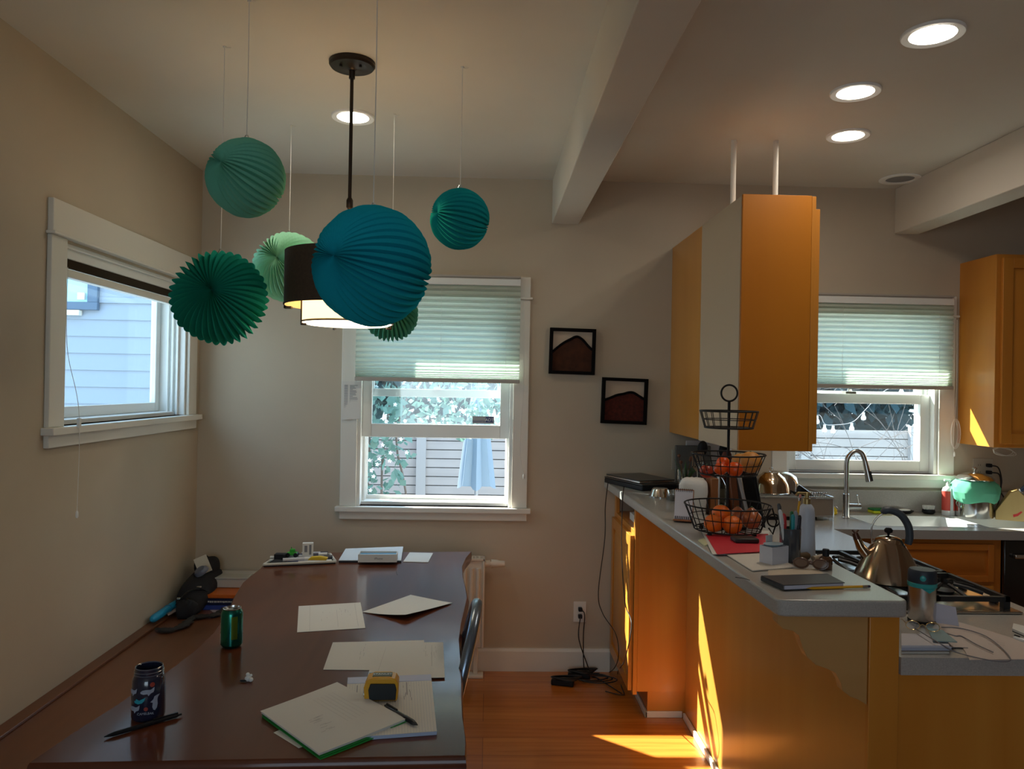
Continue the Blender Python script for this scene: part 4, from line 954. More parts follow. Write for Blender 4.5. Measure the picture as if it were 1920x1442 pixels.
pen('marker_pen', 'long black fineliner lying in front of the patterned water bottle', (195, 1386), (340, 1343), ZT + EPS, 0.0052, M_BLACK)
pen('ballpoint_pen', 'black ballpoint pen lying across the lined writing pad', (783, 1364), (722, 1327), ZT + 0.0104, 0.0056, mat('smoky pen', (0.05, 0.05, 0.05), 0.2), grip=M_BLACK)
# drink can
p = onz(434, 1212, ZT); t = thing('drink_can', p, 'opened green aluminium drink can on the dark table', 'can')
M_CANG = mat('green can', (0.03, 0.24, 0.10), 0.22, metal=0.85, color2=(0.01, 0.13, 0.14), nscale=7, stretch=(4, 4, 0.6))
b = MB(); b.lathe([(0.024, 0.0), (0.028, 0.003), (0.033, 0.010), (0.033, 0.103), (0.030, 0.112), (0.0265, 0.118)], 40, cap=False); b.lathe([(0.001, 0.006), (0.024, 0.0)], 30, cap=False); b.build('body', M_CANG, t)
b = MB(); b.lathe([(0.0265, 0.118), (0.0275, 0.121), (0.0255, 0.1215), (0.0245, 0.116), (0.001, 0.1155)][::-1], 40, cap=False); b.build('lid', M_STEEL, t)
b = MB(); b.lathe([(0.006, 0), (0.006, 0.001)], 14, (-0.004, -0.004, 0.117), sx=1.5); b.build('pull_tab', M_STEEL, t)
b = MB(); b.lathe([(0.001, 0), (0.008, 0.0003)], 14, (0.008, 0.008, 0.1158)); b.build('mouth_opening', M_BLACK, t)
def cylpatch(b, r, a0, a1, z0, z1, n=6):
    v = []; f = []
    for i in range(n + 1):
        a = a0 + (a1 - a0) * i / n; v += [(r * math.cos(a), r * math.sin(a), z0), (r * math.cos(a), r * math.sin(a), z1)]
    for i in range(n): f.append((2 * i, 2 * i + 2, 2 * i + 3, 2 * i + 1))
    b.add(v, f)
A = lambda d: math.radians(d)
b = MB(); cylpatch(b, 0.0333, A(192), A(215), 0.014, 0.045); 
b.build('barcode_panel', mat('pale label', (0.5, 0.52, 0.5), .5), t)
b = MB()
for k in range(12): cylpatch(b, 0.0333, A(197), A(197 + rl.uniform(8, 18)), 0.052 + k * .004, 0.0535 + k * .004, 3)
b.build('fine_print', mat('pale label', (0.5, 0.52, 0.5), .5), t)
b = MB(); cylpatch(b, 0.0333, A(285), A(318), 0.03, 0.10); b.build('leaf_band', mat('olive green print', (0.16, 0.26, 0.03), .3, metal=.7), t)
# water bottle
p = onz(278, 1343, ZT); t = thing('water_bottle', p, 'open dark transparent water bottle printed with whales and sharks, no lid', 'bottle')
M_SMOKE = mat('smoky blue plastic', (0.016, 0.020, 0.045), 0.12, coat=0.6)
b = MB(); prof = [(0.001, 0.004), (0.036, 0.0), (0.0385, 0.006), (0.039, 0.06), (0.0375, 0.095), (0.034, 0.103), (0.0325, 0.105), (0.0325, 0.122), (0.031, 0.124), (0.0295, 0.122), (0.0295, 0.10), (0.034, 0.085), (0.035, 0.02), (0.001, 0.012)]
b.lathe(prof, 44, cap=False); b.build('body', M_SMOKE, t)
for z in (0.108, 0.115): b = MB(); b.ring((0, 0, z), 0.0328, 0.0013, 40); b.build('thread', mat('clear smoky rim', (0.10, 0.11, 0.15), 0.1, coat=1), t)
b = MB(); b.ring((0, 0, 0.1235), 0.031, 0.0014, 40); b.build('rim', mat('clear smoky rim', (0.10, 0.11, 0.15), 0.1, coat=1), t)
def decal(pts, deg, z, s, r=0.0394):
    """flat outline wrapped on the cylinder"""
    v = [(0, 0)] + list(pts); out = []
    for (x, y) in v:
        a = A(deg) + x * s / r; rr = r + 0.0003
        if z + y * s > 0.07: rr = r + 0.0003 - (z + y * s - 0.07) * 0.05
        out.append((rr * math.cos(a), rr * math.sin(a), z + y * s))
    n = len(pts); return out, [(0, 1 + i, 1 + (i + 1) % n) for i in range(n)]
whale = [(-1, 0.1), (-0.7, 0.35), (-0.2, 0.45), (0.4, 0.4), (0.8, 0.5), (1.05, 0.75), (1.0, 0.3), (0.9, 0.0), (0.5, -0.15), (0.2, -0.5), (0.05, -0.2), (-0.5, -0.25), (-0.9, -0.1)]
dolph = [(-1, -0.2), (-0.8, -0.5), (-0.2, -0.6), (0.4, -0.45), (0.8, -0.05), (0.95, 0.45), (0.7, 0.3), (0.45, 0.0), (0.0, -0.2), (-0.4, -0.15), (-0.55, 0.2), (-0.7, -0.1)]
dot = [(math.cos(i * .785), math.sin(i * .785)) for i in range(8)]
M_WG = mat('print pale grey', (0.36, 0.40, 0.50), .5); M_TQ = mat('print turquoise', (0.02, 0.36, 0.46), .5); M_RD = mat('print red', (0.38, 0.05, 0.03), .5)
for nm, sh, deg, z, s, m in (('whale_print', whale, 228, .070, .016, M_WG), ('whale_print', whale, 288, .072, .016, M_WG), ('dolphin_print', dolph, 262, .054, .015, M_TQ), ('whale_print', [(y, x) for x, y in whale], 312, .045, .018, M_WG),
                         ('shark_print', whale, 238, .030, .017, M_WG), ('red_print', dot, 305, .090, .006, M_RD), ('red_print', dot, 205, .053, .006, M_RD), ('red_print', dot, 285, .033, .005, M_RD)):
    b = MB(); v, f = decal(sh, deg, z, s); b.add(v, f); b.build(nm, m, t, smooth=0)
text('lettering', 'CAMELBAK', 0.0075, M_WG, t, frame_at((0.010, -0.0392, 0.0225), (1, 0.22, 0), (0, 0, 1)), depth=0.0008)
# little white toy
p = onz(465, 1278, ZT); t = thing('small_figurine', p, 'tiny white crumpled figure lying by itself on the bare tabletop', 'figurine')
b = MB(); b.sphere((0, 0, 0.008), 0.008, sx=1.2, sy=.8); b.sphere((0.009, -0.004, 0.007), 0.0065); b.sphere((-0.002, 0.004, 0.018), 0.0055); b.sphere((0.007, 0.003, 0.016), 0.004); b.build('body', M_WHITE, t)
b = MB(); b.sphere((-0.012, -0.004, 0.004), 0.005, sx=2, sz=.6); b.build('feet', M_BLACK, t)
# tape measure
p = onz(716, 1308, ZT + 0.0104); t = thing('tape_measure', p, 'yellow and black tape measure sitting on the lined writing pad', 'tape measure', rz=A(3))
M_YEL = mat('tool yellow', (0.72, 0.36, 0.015), 0.35)
b = MB(); b.prism([(-0.043, 0.004), (-0.040, 0), (0.038, 0), (0.042, 0.004), (0.043, 0.045), (0.036, 0.056), (0.02, 0.060), (-0.02, 0.060), (-0.038, 0.053), (-0.045, 0.035)], -0.024, 0.024, 'y'); b.build('case', M_YEL, t, bevel=0.004, bseg=3)
for s in (-1, 1):
    b = MB(); b.prism([(-0.030, 0.003), (0.037, 0.003), (0.039, 0.030), (0.035, 0.045), (-0.028, 0.046), (-0.033, 0.03)], s * 0.0235, s * 0.0275, 'y'); b.build('grip', mat('rubber', (0.012, 0.016, 0.018), 0.6), t, bevel=0.002)
b = MB(); b.box(-0.024, 0.026, -0.014, 0.012, 0.0585, 0.0615); b.build('label', mat('grey label', (0.10, 0.13, 0.09), .5), t, bevel=0.001)
text('lettering', 'STANLEY', 0.012, M_WHITE, t, frame_at((0.001, -0.001, 0.0617), (1, 0, 0), (0, 1, 0)))
b = MB(); b.box(-0.036, 0.030, 0.0235, 0.029, 0.052, 0.056); b.build('belt_clip', M_STEEL, t, bevel=0.001)
b = MB(); b.box(-0.047, -0.0435, -0.012, 0.012, 0.003, 0.012); b.build('blade_hook', M_STEEL, t)

# --- far end of the table
t = thing('pen_tray', onz(562, 1052, ZT), 'tray crowded with markers and craft bits at the far left end of the table', 'tray')
q = [onz(*p_, ZT + EPS) for p_ in ((494, 1063), (629, 1057), (619, 1043), (520, 1046))]
def along(a, bb, f): return a * (1 - f) + bb * f
b = MB(); b.sheet(q, 0.004, 2); b.build('base', M_BLACK, t, world=True)
b = MB()
for i in range(4):
    a_, b_ = q[i], q[(i + 1) % 4]; b.tube([a_ + Vector((0, 0, .01)), b_ + Vector((0, 0, .01))], 0.006, 6)
b.build('rim', mat('cream card', (0.62, 0.58, 0.48), .7), t, world=True)
cols_ = [(0.62, 0.62, 0.64), (0.22, 0.22, 0.35), (0.70, 0.68, 0.60), (0.10, 0.10, 0.14), (0.55, 0.55, 0.6), (0.5, .5, .58)]
u_ = (q[1] - q[0]).normalized(); w_ = (q[3] - q[0])
for k in range(11):
    s0 = q[0] + u_ * rl.uniform(0.0, .16) + w_ * (0.06 + (k % 6) * 0.16) + Vector((0, 0, 0.011 + 0.015 * (k // 6)))
    L = rl.uniform(.12, .15); e = s0 + u_ * L + w_ * rl.uniform(-.05, .05)
    mk = thing('marker', s0, ['pale grey', 'slate purple', 'cream', 'near black', 'silver grey', 'lavender'][k % 6] + ' marker ' + ['at the bottom of the crowded pen tray', 'on top of the others in the pen tray'][k // 6], 'marker', group='markers in the craft tray')
    b = MB(); b.cyl(s0 - s0, e - s0, 0.0075, 10); b.build('barrel', mat('marker %d' % (k % 6), cols_[k % 6], .4), mk)
    b = MB(); b.cyl((e - s0) * 0.72, (e - s0) * 1.02, 0.0082, 10); b.build('cap', mat('marker cap %d' % (k % 3), [(.75, .75, .72), (.05, .05, .07), (.6, .6, .62)][k % 3], .35), mk)
g = onz(548, 1044, ZT + 0.03); t2 = thing('green_toy', g, 'small bright green toy tractor on the craft tray', 'toy')
b = MB(); b.box(-.022, .022, -.012, .012, .008, .022); b.box(-.010, .012, -.010, .010, .022, .036); b.box(-.006, -.002, -.004, 0, .036, .046); b.build('body', mat('toy green', (.03, .35, .02), .4), t2, bevel=.002)
for x in (-.018, .018):
    b = MB(); b.cyl((x, -.016, .010), (x, .016, .010), .010, 14); b.build('wheel', M_BLACK, t2)
b = MB(); bx = onz(524, 1047, ZT + .028); b.box(-.02, .03, -.02, .02, 0, .022); tag(b.build('black_box', M_BLACK, loc=bx, bevel=.002), 'small black box on the craft tray, left of the green toy', 'box')
bx = onz(577, 1043, ZT + .03); t2 = thing('card_box', bx, 'small white printed box standing upright on the craft tray', 'box', rz=A(12))
b = MB(); b.box(-.024, .024, -.015, .015, 0, .062); b.build('carton', M_PAPER, t2, bevel=.001)
b = MB(); b.box(-.015, -.002, -.0156, -.015, .022, .052); b.box(.006, .016, -.0156, -.015, .01, .055); b.build('printed_panel', M_INK, t2)
bx = onz(596, 1050, ZT + .035); b = MB(); b.prism([(-.045, 0), (.04, 0), (.045, .012), (.01, .018), (-.03, .015)], -.012, .012, 'y'); tag(b.build('craft_knife', mat('bright yellow', (.75, .5, .02), .4), loc=bx, bevel=.003), 'yellow plastic cutter lying on the craft tray', 'cutter')
q = [onz(*p_, ZT + EPS) for p_ in ((635, 1055), (752, 1055), (756, 1029), (648, 1033))]
t = thing('drawing_tablet', onz(695, 1046, ZT), 'black tablet covered by a pale printed sheet at the far end of the table', 'tablet')
b = MB(); b.sheet(q, 0.008, 1); b.build('slab', M_BLACK, t, world=True, smooth=0)
b = MB(); b.sheet([p_ + Vector((0, 0, .0085)) for p_ in shrink(q, 1.0)], 0.003, 1); 
b.build('cover_sheet', mat('cool white paper', (.66, .70, .72), .7), t, world=True, smooth=0)
bx = onz(709, 1051, ZT + .013); t = thing('phone_box', bx, 'open white phone box with blue tray lying on the covered tablet', 'box', rz=A(3))
b = MB(); w, d, h = .088, .038, .036
b.box(-w, w, -d, d, 0, .004); b.box(-w, w, -d, -d + .004, .004, h); b.box(-w, w, d - .004, d, .004, h); b.box(-w, -w + .004, -d + .004, d - .004, .004, h); b.box(w - .004, w, -d + .004, d - .004, .004, h); b.build('carton', M_PAPER, t)
b = MB(); b.box(-w + .005, w - .005, -d + .005, d - .005, .024, .028); b.build('blue_tray', mat('sky blue card', (.12, .38, .62), .4), t)
text('lettering', 'iPhone', .014, M_INK, t, frame_at((.005, -d - .0003, .017), (1, 0, 0), (0, 0, 1)))
sheet_obj('paper_card', 'small white card lying right of the phone box at the far end of the table', 'card', [(756, 1054), (803, 1055), (812, 1038), (768, 1037)], ZT + EPS, t=.003)

# --- bench corner pile
M_CLOTH = mat('black cloth', (0.010, 0.010, 0.014), 0.85, bump=.4, bscale=60)
def book(name, label, px0, px1, Y, z0, h, d, m, pages=M_PAPER, rz=0):
    x0 = ony(px0, 1100, Y).x; x1 = ony(px1, 1100, Y).x; L = x1 - x0
    t = thing(name, (x0, Y, z0), label, 'book', rz=rz)
    b = MB(); b.box(0, L, 0, d, 0, .003); b.box(0, L, 0, d, h - .003, h); b.box(0, L, -.001, .003, .003, h - .003); b.build('cover', m, t, bevel=.001)
    b = MB(); b.box(.004, L - .004, .004, d - .004, .0032, h - .0032); b.build('page_block', pages, t)
    return t
book('book', 'lowest blue book with pale cover edge in the bench corner pile', 360, 450, 3.96, ZB + EPS, .024, .17, mat('royal blue cover', (.03, .06, .30), .4))
bk = book('book', 'navy book with white spine lettering in the middle of the bench pile', 363, 452, 3.965, ZB + .0255, .032, .17, mat('navy cover', (.008, .012, .05), .35))
b = MB(); x = .03
while x < .20:
    w = rl.uniform(.003, .008); b.box(x, x + w, -.0018, -.001, .012 + rl.uniform(0, .002), .021); x += w + .003
b.build('spine_marks', M_PAPER, bk)
book('book', 'orange book on top of the navy one in the bench pile', 365, 455, 3.97, ZB + .0585, .018, .17, mat('orange cover', (.60, .13, .01), .4))
bx = ony(398, 1100, 4.10); t = thing('storage_box', (bx.x + .08, 4.15, ZB + .078), 'small off white box on the bench pile behind the orange book', 'box')
b = MB(); b.box(-.085, .1, -.05, .04, 0, .045); b.build('body', mat('off white box', (.50, .50, .46), .5), t, bevel=.004)
b = MB(); b.box(-.088, .103, -.053, .042, .0455, .053); b.build('lid', mat('off white box', (.50, .50, .46), .5), t, bevel=.002)
book('magazine', 'pale grey magazine lying against the back wall on the bench corner', 392, 470, 4.20, ZB + .106, .012, .07, mat('grey magazine', (.32, .34, .37), .4))
book('magazine', 'white topped magazine, uppermost against the back wall on the bench', 395, 475, 4.20, ZB + .119, .010, .07, mat('white magazine', (.55, .54, .52), .4))
b = MB(); b.box(-1.28, -.95, 4.20, 4.285, ZB + EPS, ZB + .105); tag(b.build('storage_box', mat('dark box', (.03, .03, .035), .6), loc=(-1.2, 4.24, ZB), world=True, bevel=.003), 'dark box against the back wall beneath the grey magazines', 'box')
# black bag with pale cap and card
t = thing('camera_bag', (-1.49, 4.0, ZB), 'bulky black camera bag slumped in the corner of the bench', 'bag')
b = MB(); 
def lumpy(b, c, sx, sy, sz, amp, seed, N=30, R=16, lean=0.0):
    v = []; f = []; g_ = random.Random(seed); ph = [g_.uniform(0, 6.28) for _ in range(8)]
    for j in range(R + 1):
        th = math.pi * j / R
        for i in range(N):
            a = 2 * math.pi * i / N
            k = 1 + amp * (math.sin(2 * a + ph[0] + 2 * th) + .7 * math.sin(3 * a - 3 * th + ph[1]) + .5 * math.sin(5 * a + 4 * th + ph[2]))
            px_, py_, pz_ = math.sin(th) * math.cos(a), math.sin(th) * math.sin(a), -math.cos(th)
            px_ = math.copysign(abs(px_) ** .75, px_); py_ = math.copysign(abs(py_) ** .75, py_); pz_ = math.copysign(abs(pz_) ** .8, pz_)
            z = max(0.0, c[2] + pz_ * sz * k); v.append((c[0] + px_ * sx * k, c[1] + py_ * sy * k + lean * z, z))
    for j in range(R):
        for i in range(N): f.append((j * N + i, j * N + (i + 1) % N, (j + 1) * N + (i + 1) % N, (j + 1) * N + i))
    b.add(v, f)
lumpy(b, (0, -.01, .075), .082, .155, .085, .06, 4, lean=.9); b.build('body', M_CLOTH, t, smooth=55)
b = MB(); lumpy(b, (.0, .17, .17), .06, .06, .055, .05, 9); b.build('top_pouch', M_CLOTH, t, smooth=55)
b = MB(); b.box(.02, .055, .115, .12, .14, .145); b.build('silver_trim', M_STEEL, t, bevel=.001)
b = MB(); lumpy(b, (.02, -.16, .04), .045, .05, .045, .07, 5); b.build('side_pouch', M_CLOTH, t, smooth=55)
b = MB(); b.T = Matrix.Translation((.012, .045, .178)) @ Matrix.Rotation(A(35), 4, 'X') @ Matrix.Rotation(A(-30), 4, 'Y'); b.lathe([(0.001, .016), (.03, .014), (.04, .004), (.042, -.008)][::-1], 28, sx=1, sy=.75); b.build('lens_cap', mat('grey blue plastic', (.16, .18, .24), .35), t)
b = MB(); b.tube(spline([(-.03, -.17, .06), (.01, -.12, .115), (.05, -.04, .105), (.085, .0, .06)], 6), .007, 8, flat=.3); b.build('strap', M_BLACK, t)
b = MB(); b.box(.028, .05, -.06, -.045, .118, .126); b.build('buckle', M_STEEL, t, bevel=.002)
b = MB(); b.box(-.03, -.012, -.16, -.15, .085, .095); b.build('zip_pull', M_STEEL, t, bevel=.002)
p = onx(379, 1056, -1.49); t = thing('note_card', (p.x, p.y, p.z), 'cream card sticking up behind the black bag in the bench corner', 'card', rot=(A(-15), A(-22), A(20)))
b = MB(); b.box(-.033, .033, -.0008, .0008, -.055, .035); b.build('card', mat('cream card', (0.62, 0.58, 0.48), .7), t)
a_ = onx(283, 1160, -1.572); b_ = onx(330, 1122, -1.572)
t = thing('marker_tube', (a_.x, a_.y, ZB), 'bright blue tube shaped case lying along the wall on the bench', 'tube')
zc_ = ZB + .016 + .020
b = MB(); A0 = Vector((-1.568, a_.y, zc_)); A1 = Vector((-1.565, 4.02, zc_))
b.tube([A0, A0 + (A1 - A0) * .03, A0 + (A1 - A0) * .08, A0 + (A1 - A0) * .6, A1], .019, 16, radii=[.008, .016, .019, .019, .014]); b.build('body', mat('azure plastic', (.01, .30, .55), .35), t, world=True, smooth=50)
b = MB(); b.tube([A0 + (A1 - A0) * .5, A0 + (A1 - A0) * .53], .0205, 16); b.build('band', mat('deep azure', (.01, .18, .38), .35), t, world=True)
q = [onz(px, py, ZB + EPS) for px, py in ((312, 1152), (326, 1147), (340, 1138), (322, 1136))]
b = MB(); b.sheet([onz(px, py, ZB + .02) for px, py in ((315, 1155), (338, 1143), (332, 1138), (312, 1146))], .004, 1); tag(b.build('eraser', mat('pale pink', (.62, .45, .42), .7), loc=onz(325, 1147, ZB + .014), world=True), 'pale pink rubber eraser next to the blue tube on the bench', 'eraser')
q = [onz(px, py, ZB + EPS) for px, py in ((402, 1150), (420, 1140), (450, 1125), (388, 1140))]
b = MB(); b.sheet(q, .002, 1); tag(b.build('paper_scrap', mat('pinkish paper', (.55, .45, .48), .7), loc=onz(405, 1142, ZB), world=True), 'pinkish paper scrap sticking out from under the table edge on the bench', 'paper')
pts = [onz(px, py, ZB + .012) for px, py in ((290, 1178), (318, 1181), (345, 1172), (362, 1158), (385, 1155), (405, 1152), (425, 1140))]
b = MB(); b.tube(spline(pts, 5), .02, 10, radii=[(.008 + .014 * abs(math.sin(i * 1.7)) + .010 * abs(math.sin(i * .45))) * min(1, .3 + i / 6) for i in range(31)], flat=.30, up=(0, 0, 1)); tag(b.build('dark_scarf', mat('charcoal knit', (.030, .026, .024), .95, bump=1, bscale=200), loc=onz(350, 1165, ZB), world=True, smooth=60), 'twisted charcoal scarf lying across the bench in front of the books', 'scarf')

# --- note taped on the window casing
p0 = ony(658, 751, YB - .028); t = thing('typed_note', (p0.x, YB - .019, p0.z), 'typed paper list taped to the left casing of the dining window', 'note')
b = MB(); b.add([(-.052, -.004, .105), (.052, -.004, .105), (.054, -.010, -.10), (-.050, -.008, -.108)], [(0, 3, 2, 1)]); b.add([(-.052, -.003, .105), (.052, -.003, .105), (.054, -.009, -.10), (-.050, -.007, -.108)], [(0, 1, 2, 3)]); b.build('paper', M_PAPER, t, smooth=0)
b = MB(); z = .085
while z > -.07:
    b.add([(-.038, -.0068, z), (-.018, -.0068, z), (-.018, -.0072, z - .003), (-.038, -.0072, z - .003)], [(0, 3, 2, 1)])
    L = rl.uniform(.01, .045); b.add([(-.008, -.0068, z), (-.008 + L, -.0068, z), (-.008 + L, -.0072, z - .003), (-.008, -.0072, z - .003)], [(0, 3, 2, 1)]); z -= .0075
b.build('typed_lines', M_INK, t, smooth=0)

# --- wall outlets
def outlet(x, z, label, gang=1, m=M_TRIM):
    t = thing('wall_outlet', (x, YB, z), label, 'outlet')
    w = .035 + .023 * (gang - 1)
    b = MB(); b.box(-w, w, -.006, 0, -.057, .057); b.build('cover_plate', m, t, bevel=.002)
    for g_ in range(gang):
        ox = (g_ - (gang - 1) / 2) * .046
        for s in (-1, 1):
            b = MB(); b.lathe([(.016, 0), (.016, .0015)], 20, (0, 0, 0)); 
            for i, v_ in enumerate(b.v): b.v[i] = Vector((ox + v_.x, -.006 - v_.z, s * .0195 + v_.y))
            so = b.build('socket', m, t)
            b = MB(); b.box(ox - .007, ox - .005, -.0079, -.0077, s * .0195 - .004, s * .0195 + .004); b.box(ox + .005, ox + .007, -.0079, -.0077, s * .0195 - .004, s * .0195 + .004); b.build('slots', M_BLACK, so)
    return t
po = ony(1087, 1147, YB); outlet(po.x, po.z, 'white wall outlet above the baseboard with two black plugs in it')
p2_ = ony(1842, 885, YB); outlet(p2_.x, p2_.z + .02, 'double outlet plate on the wall behind the steel pot', 2, mat('beige plate', (.50, .46, .38), .5))
p3_ = ony(1271, 858, YB); outlet(p3_.x, p3_.z - .01, 'outlet plate on the wall below the tall hanging cabinet', 1, mat('beige plate', (.50, .46, .38), .5))
# cables
M_CAB = mat('black cable', (0.012, 0.010, 0.010), 0.45)
def cable(name, label, pts, r=.003, m=M_CAB, n=8, cat='cable', plug=None):
    t = thing(name, Vector(pts[0]), label, cat)
    b = MB(); b.tube(spline(pts, n), r, 7); b.build('cord', m, t, world=True, smooth=60)
    if plug:
        b = MB(); b.box(plug[0] - .011, plug[0] + .011, plug[1] - .03, plug[1], plug[2] - .010, plug[2] + .010); b.build('plug', M_BLACK, t, world=True, bevel=.004)
    return t
zo = po.z; xo = po.x
def fl(px, py): p = onz(px, py, .006); return (p.x, min(p.y, YB - .03), .006)
cable('mains_cable', 'black power cord from the upper socket of the low outlet down to the floor', [(xo, YB - .035, zo + .02), (xo + .02, YB - .06, zo), (xo + .015, YB - .06, .2), fl(1097, 1262), fl(1120, 1272), fl(1165, 1300)], plug=(xo, YB - .008, zo + .0195))
cable('mains_cable', 'black power cord from the lower socket of the low outlet down to the floor', [(xo, YB - .035, zo - .02), (xo - .012, YB - .06, zo - .10), (xo + .0, YB - .06, .16), fl(1105, 1262), fl(1090, 1268), fl(1060, 1275)], plug=(xo, YB - .008, zo - .0195))
def brick(px, py, label, rz):
    p = onz(px, py, 0.0); t = thing('power_adapter', (p.x, min(p.y, YB - .10), 0.001), label, 'power adapter', rz=rz)
    b = MB(); b.box(-.06, .06, -.026, .026, 0, .03); b.build('case', M_BLACK, t, bevel=.006)
    b = MB()
    for k in range(4):
        pp = [(.055 * math.cos(a) * (1 + .15 * k) + .02, .03 * math.sin(a + .3 * k), .032 + .004 * k) for a in [i * 2 * math.pi / 18 for i in range(18)]]
        b.tube(pp, .003, 6, closed=True)
    b.build('wrapped_cord', M_CAB, t, smooth=60)
    return t
brick(1083, 1262, 'black power adapter wrapped in its cord against the baseboard', A(-8))
brick(1055, 1284, 'second black power adapter with coiled cord, nearer on the floor', A(-14))
b = MB()
for k in range(3):
    c0 = Vector(fl(1105 + 8 * k, 1266 + 4 * k)); pp = [(c0.x + .10 * math.cos(a), c0.y + .05 * math.sin(a) - .02, .005 + .004 * k) for a in [i * 2 * math.pi / 24 for i in range(24)]]
    b.tube(pp, .003, 6, closed=True)
tag(b.build('cord_coil', M_CAB, loc=Vector(fl(1110, 1270)), world=True, smooth=60), 'loose coil of black cord on the floor below the low outlet', 'cable')
cable('charging_cable', 'thin black cable hanging from the laptop down the wall beside the cabinet', [onx(1140, 905, .64), ony(1135, 950, 4.18), ony(1134, 1010, 4.18), ony(1122, 1110, 4.18), ony(1130, 1150, 4.18), onx(1155, 1190, .675), onx(1159, 1235, .675), fl(1140, 1250), fl(1115, 1262), fl(1090, 1262)], r=.0024)
cable('charging_cable', 'second thin black cable hanging in front of the cabinet door to the floor', [onx(1170, 912, .655), onx(1167, 945, .66), onx(1166, 1040, .66), onx(1172, 1130, .66), onx(1184, 1170, .66), onx(1172, 1235, .64), fl(1158, 1262), fl(1166, 1290), fl(1168, 1303), fl(1135, 1296)], r=.0024)

# ================================================================== bar top things
Z = ZBAR + EPS
t = thing('laptop', (.80, 4.05, Z), 'closed thick black laptop on the bar end by the back wall', 'laptop')
q = [Vector(v) for v in ((.635, 4.17, 0), (.775, 3.83, 0), (1.0, 3.92, 0), (.87, 4.26, 0))]
b = MB(); b.prism([(p.x, p.y) for p in q], Z, Z + .026); b.build('base', M_BLACK, t, world=True, bevel=.005)
b = MB(); b.prism([(p.x, p.y) for p in q], Z + .0262, Z + .034); b.build('lid', mat('dark lid', (.03, .028, .026), .3), t, world=True, bevel=.003)
t = thing('laptop', (.78, 4.02, Z + .035), 'thin closed laptop with silver edge lying on the thick black one', 'laptop')
q2 = shrink(q, .88, -.012, .01)
b = MB(); b.prism([(p.x, p.y) for p in q2], Z + .0345, Z + .043); b.build('base', M_STEEL, t, world=True, bevel=.002)
b = MB(); b.prism([(p.x, p.y) for p in q2], Z + .0432, Z + .048); b.build('lid', mat('dark lid', (.03, .028, .026), .3), t, world=True, bevel=.001)
# small steel bowl and clear glass jar
p = P3(1238, 931, Z); t = thing('steel_bowl', p, 'small upturned polished steel bowl in front of the laptops', 'bowl')
b = MB(); b.lathe([(.052, 0), (.050, .003), (.040, .034), (.034, .040), (.001, .042)], 32, cap=False); b.build('bowl', M_CHROME, t)
b = MB(); b.ring((0, 0, .002), .053, .002, 36); b.build('rim', M_CHROME, t)
p = P3(1262, 938, Z); t = thing('glass_jar', p, 'small clear glass jar between the steel bowl and the memo pad', 'jar')
M_CLR = clear('clear glass', (.90, .93, .92), .18, .03)
b = MB(); b.lathe([(.03, 0), (.032, .003), (.032, .035), (.028, .04), (.028, .048)], 28, cap=False); b.build('glass', M_CLR, t)
b = MB(); b.lathe([(.001, .003), (.028, .003), (.028, .02), (.001, .02)], 24, cap=False); b.build('contents', mat('dark contents', (.05, .045, .04), .5), t)
# plant in a glass vase
p = P3(1283, 925, Z); t = thing('potted_plant', p, 'leafy green plant with brown flower heads in a clear glass vase beside the utensils', 'plant')
b = MB(); b.lathe([(.03, 0), (.035, .004), (.038, .09), (.042, .12)], 28, cap=False); b.build('vase', M_CLR, t)
M_SPR = mat('deep green leaves', (.035, .12, .03), .45)
for k in range(13):
    a = rl.uniform(0, 6.28); L = rl.uniform(.09, .15); s = rl.uniform(.15, .5)
    b = MB(); pts = [(0, 0, .02), (s * .05 * math.cos(a), s * .05 * math.sin(a), .02 + L * .55), (s * .16 * math.cos(a), s * .12 * math.sin(a), .03 + L)]
    b.tube(spline(pts, 4), .006, 6, radii=[.002, .003, .005, .007, .008, .007, .005, .003, .001], flat=.3); b.build('leaf', M_SPR, t, smooth=60)
for k in range(4):
    a = rl.uniform(0, 6.28); x, y = .03 * math.cos(a), .03 * math.sin(a)
    b = MB(); b.tube([(0, 0, .03), (x, y, .15 + .01 * k)], .0015, 5); b.sphere((x, y, .155 + .01 * k), .009, 10, 7); b.build('flower_head', mat('dry bloom', (.16, .06, .03), .8), t)
# utensil crock
p = P3(1318, 925, Z); t = thing('utensil_holder', (1.0, 3.42, Z), 'dark crock holding cooking utensils behind the white paper bag', 'utensil holder')
b = MB(); b.lathe([(.035, 0), (.045, .004), (.047, .12), (.045, .12), (.042, .01), (.001, .008)], 30, cap=False); b.build('crock', mat('dark glaze', (.03, .02, .018), .3), t)
def utensil(x, y, h, kind, m, label, dx=0, dy=0):
    u = thing(kind, (1.0 + x, 3.42 + y, Z + .012), label, 'utensil')
    b = MB(); b.cyl((0, 0, 0), (dx, dy, h - .05), .004, 8); b.build('handle', m, u)
    b = MB()
    if kind == 'slotted_turner':
        for k in range(5): b.box(dx - .024 + k * .011, dx - .019 + k * .011, dy - .002, dy + .002, h - .045, h + .015)
        b.box(dx - .026, dx + .028, dy - .002, dy + .002, h + .013, h + .022); b.prism([(dx - .026, h - .040), (dx - .006, h - .062), (dx + .006, h - .062), (dx + .028, h - .040)], dy - .002, dy + .002, 'y')
    else: b.sphere((dx, dy, h), .024, 14, 9, sy=.3, sz=1.5)
    b.build('head', m, u, bevel=0)
utensil(-.055, -.02, .205, 'slotted_turner', M_CHROME, 'polished steel slotted turner standing upright behind the white bag', -.025, -.05)
utensil(.0, .01, .235, 'cooking_spoon', M_BLACK, 'taller black cooking spoon left of the basket middle tier', -.03, .02)
utensil(.02, .0, .23, 'cooking_spoon', M_BLACK, 'right black cooking spoon behind the basket middle tier', .035, -.01)
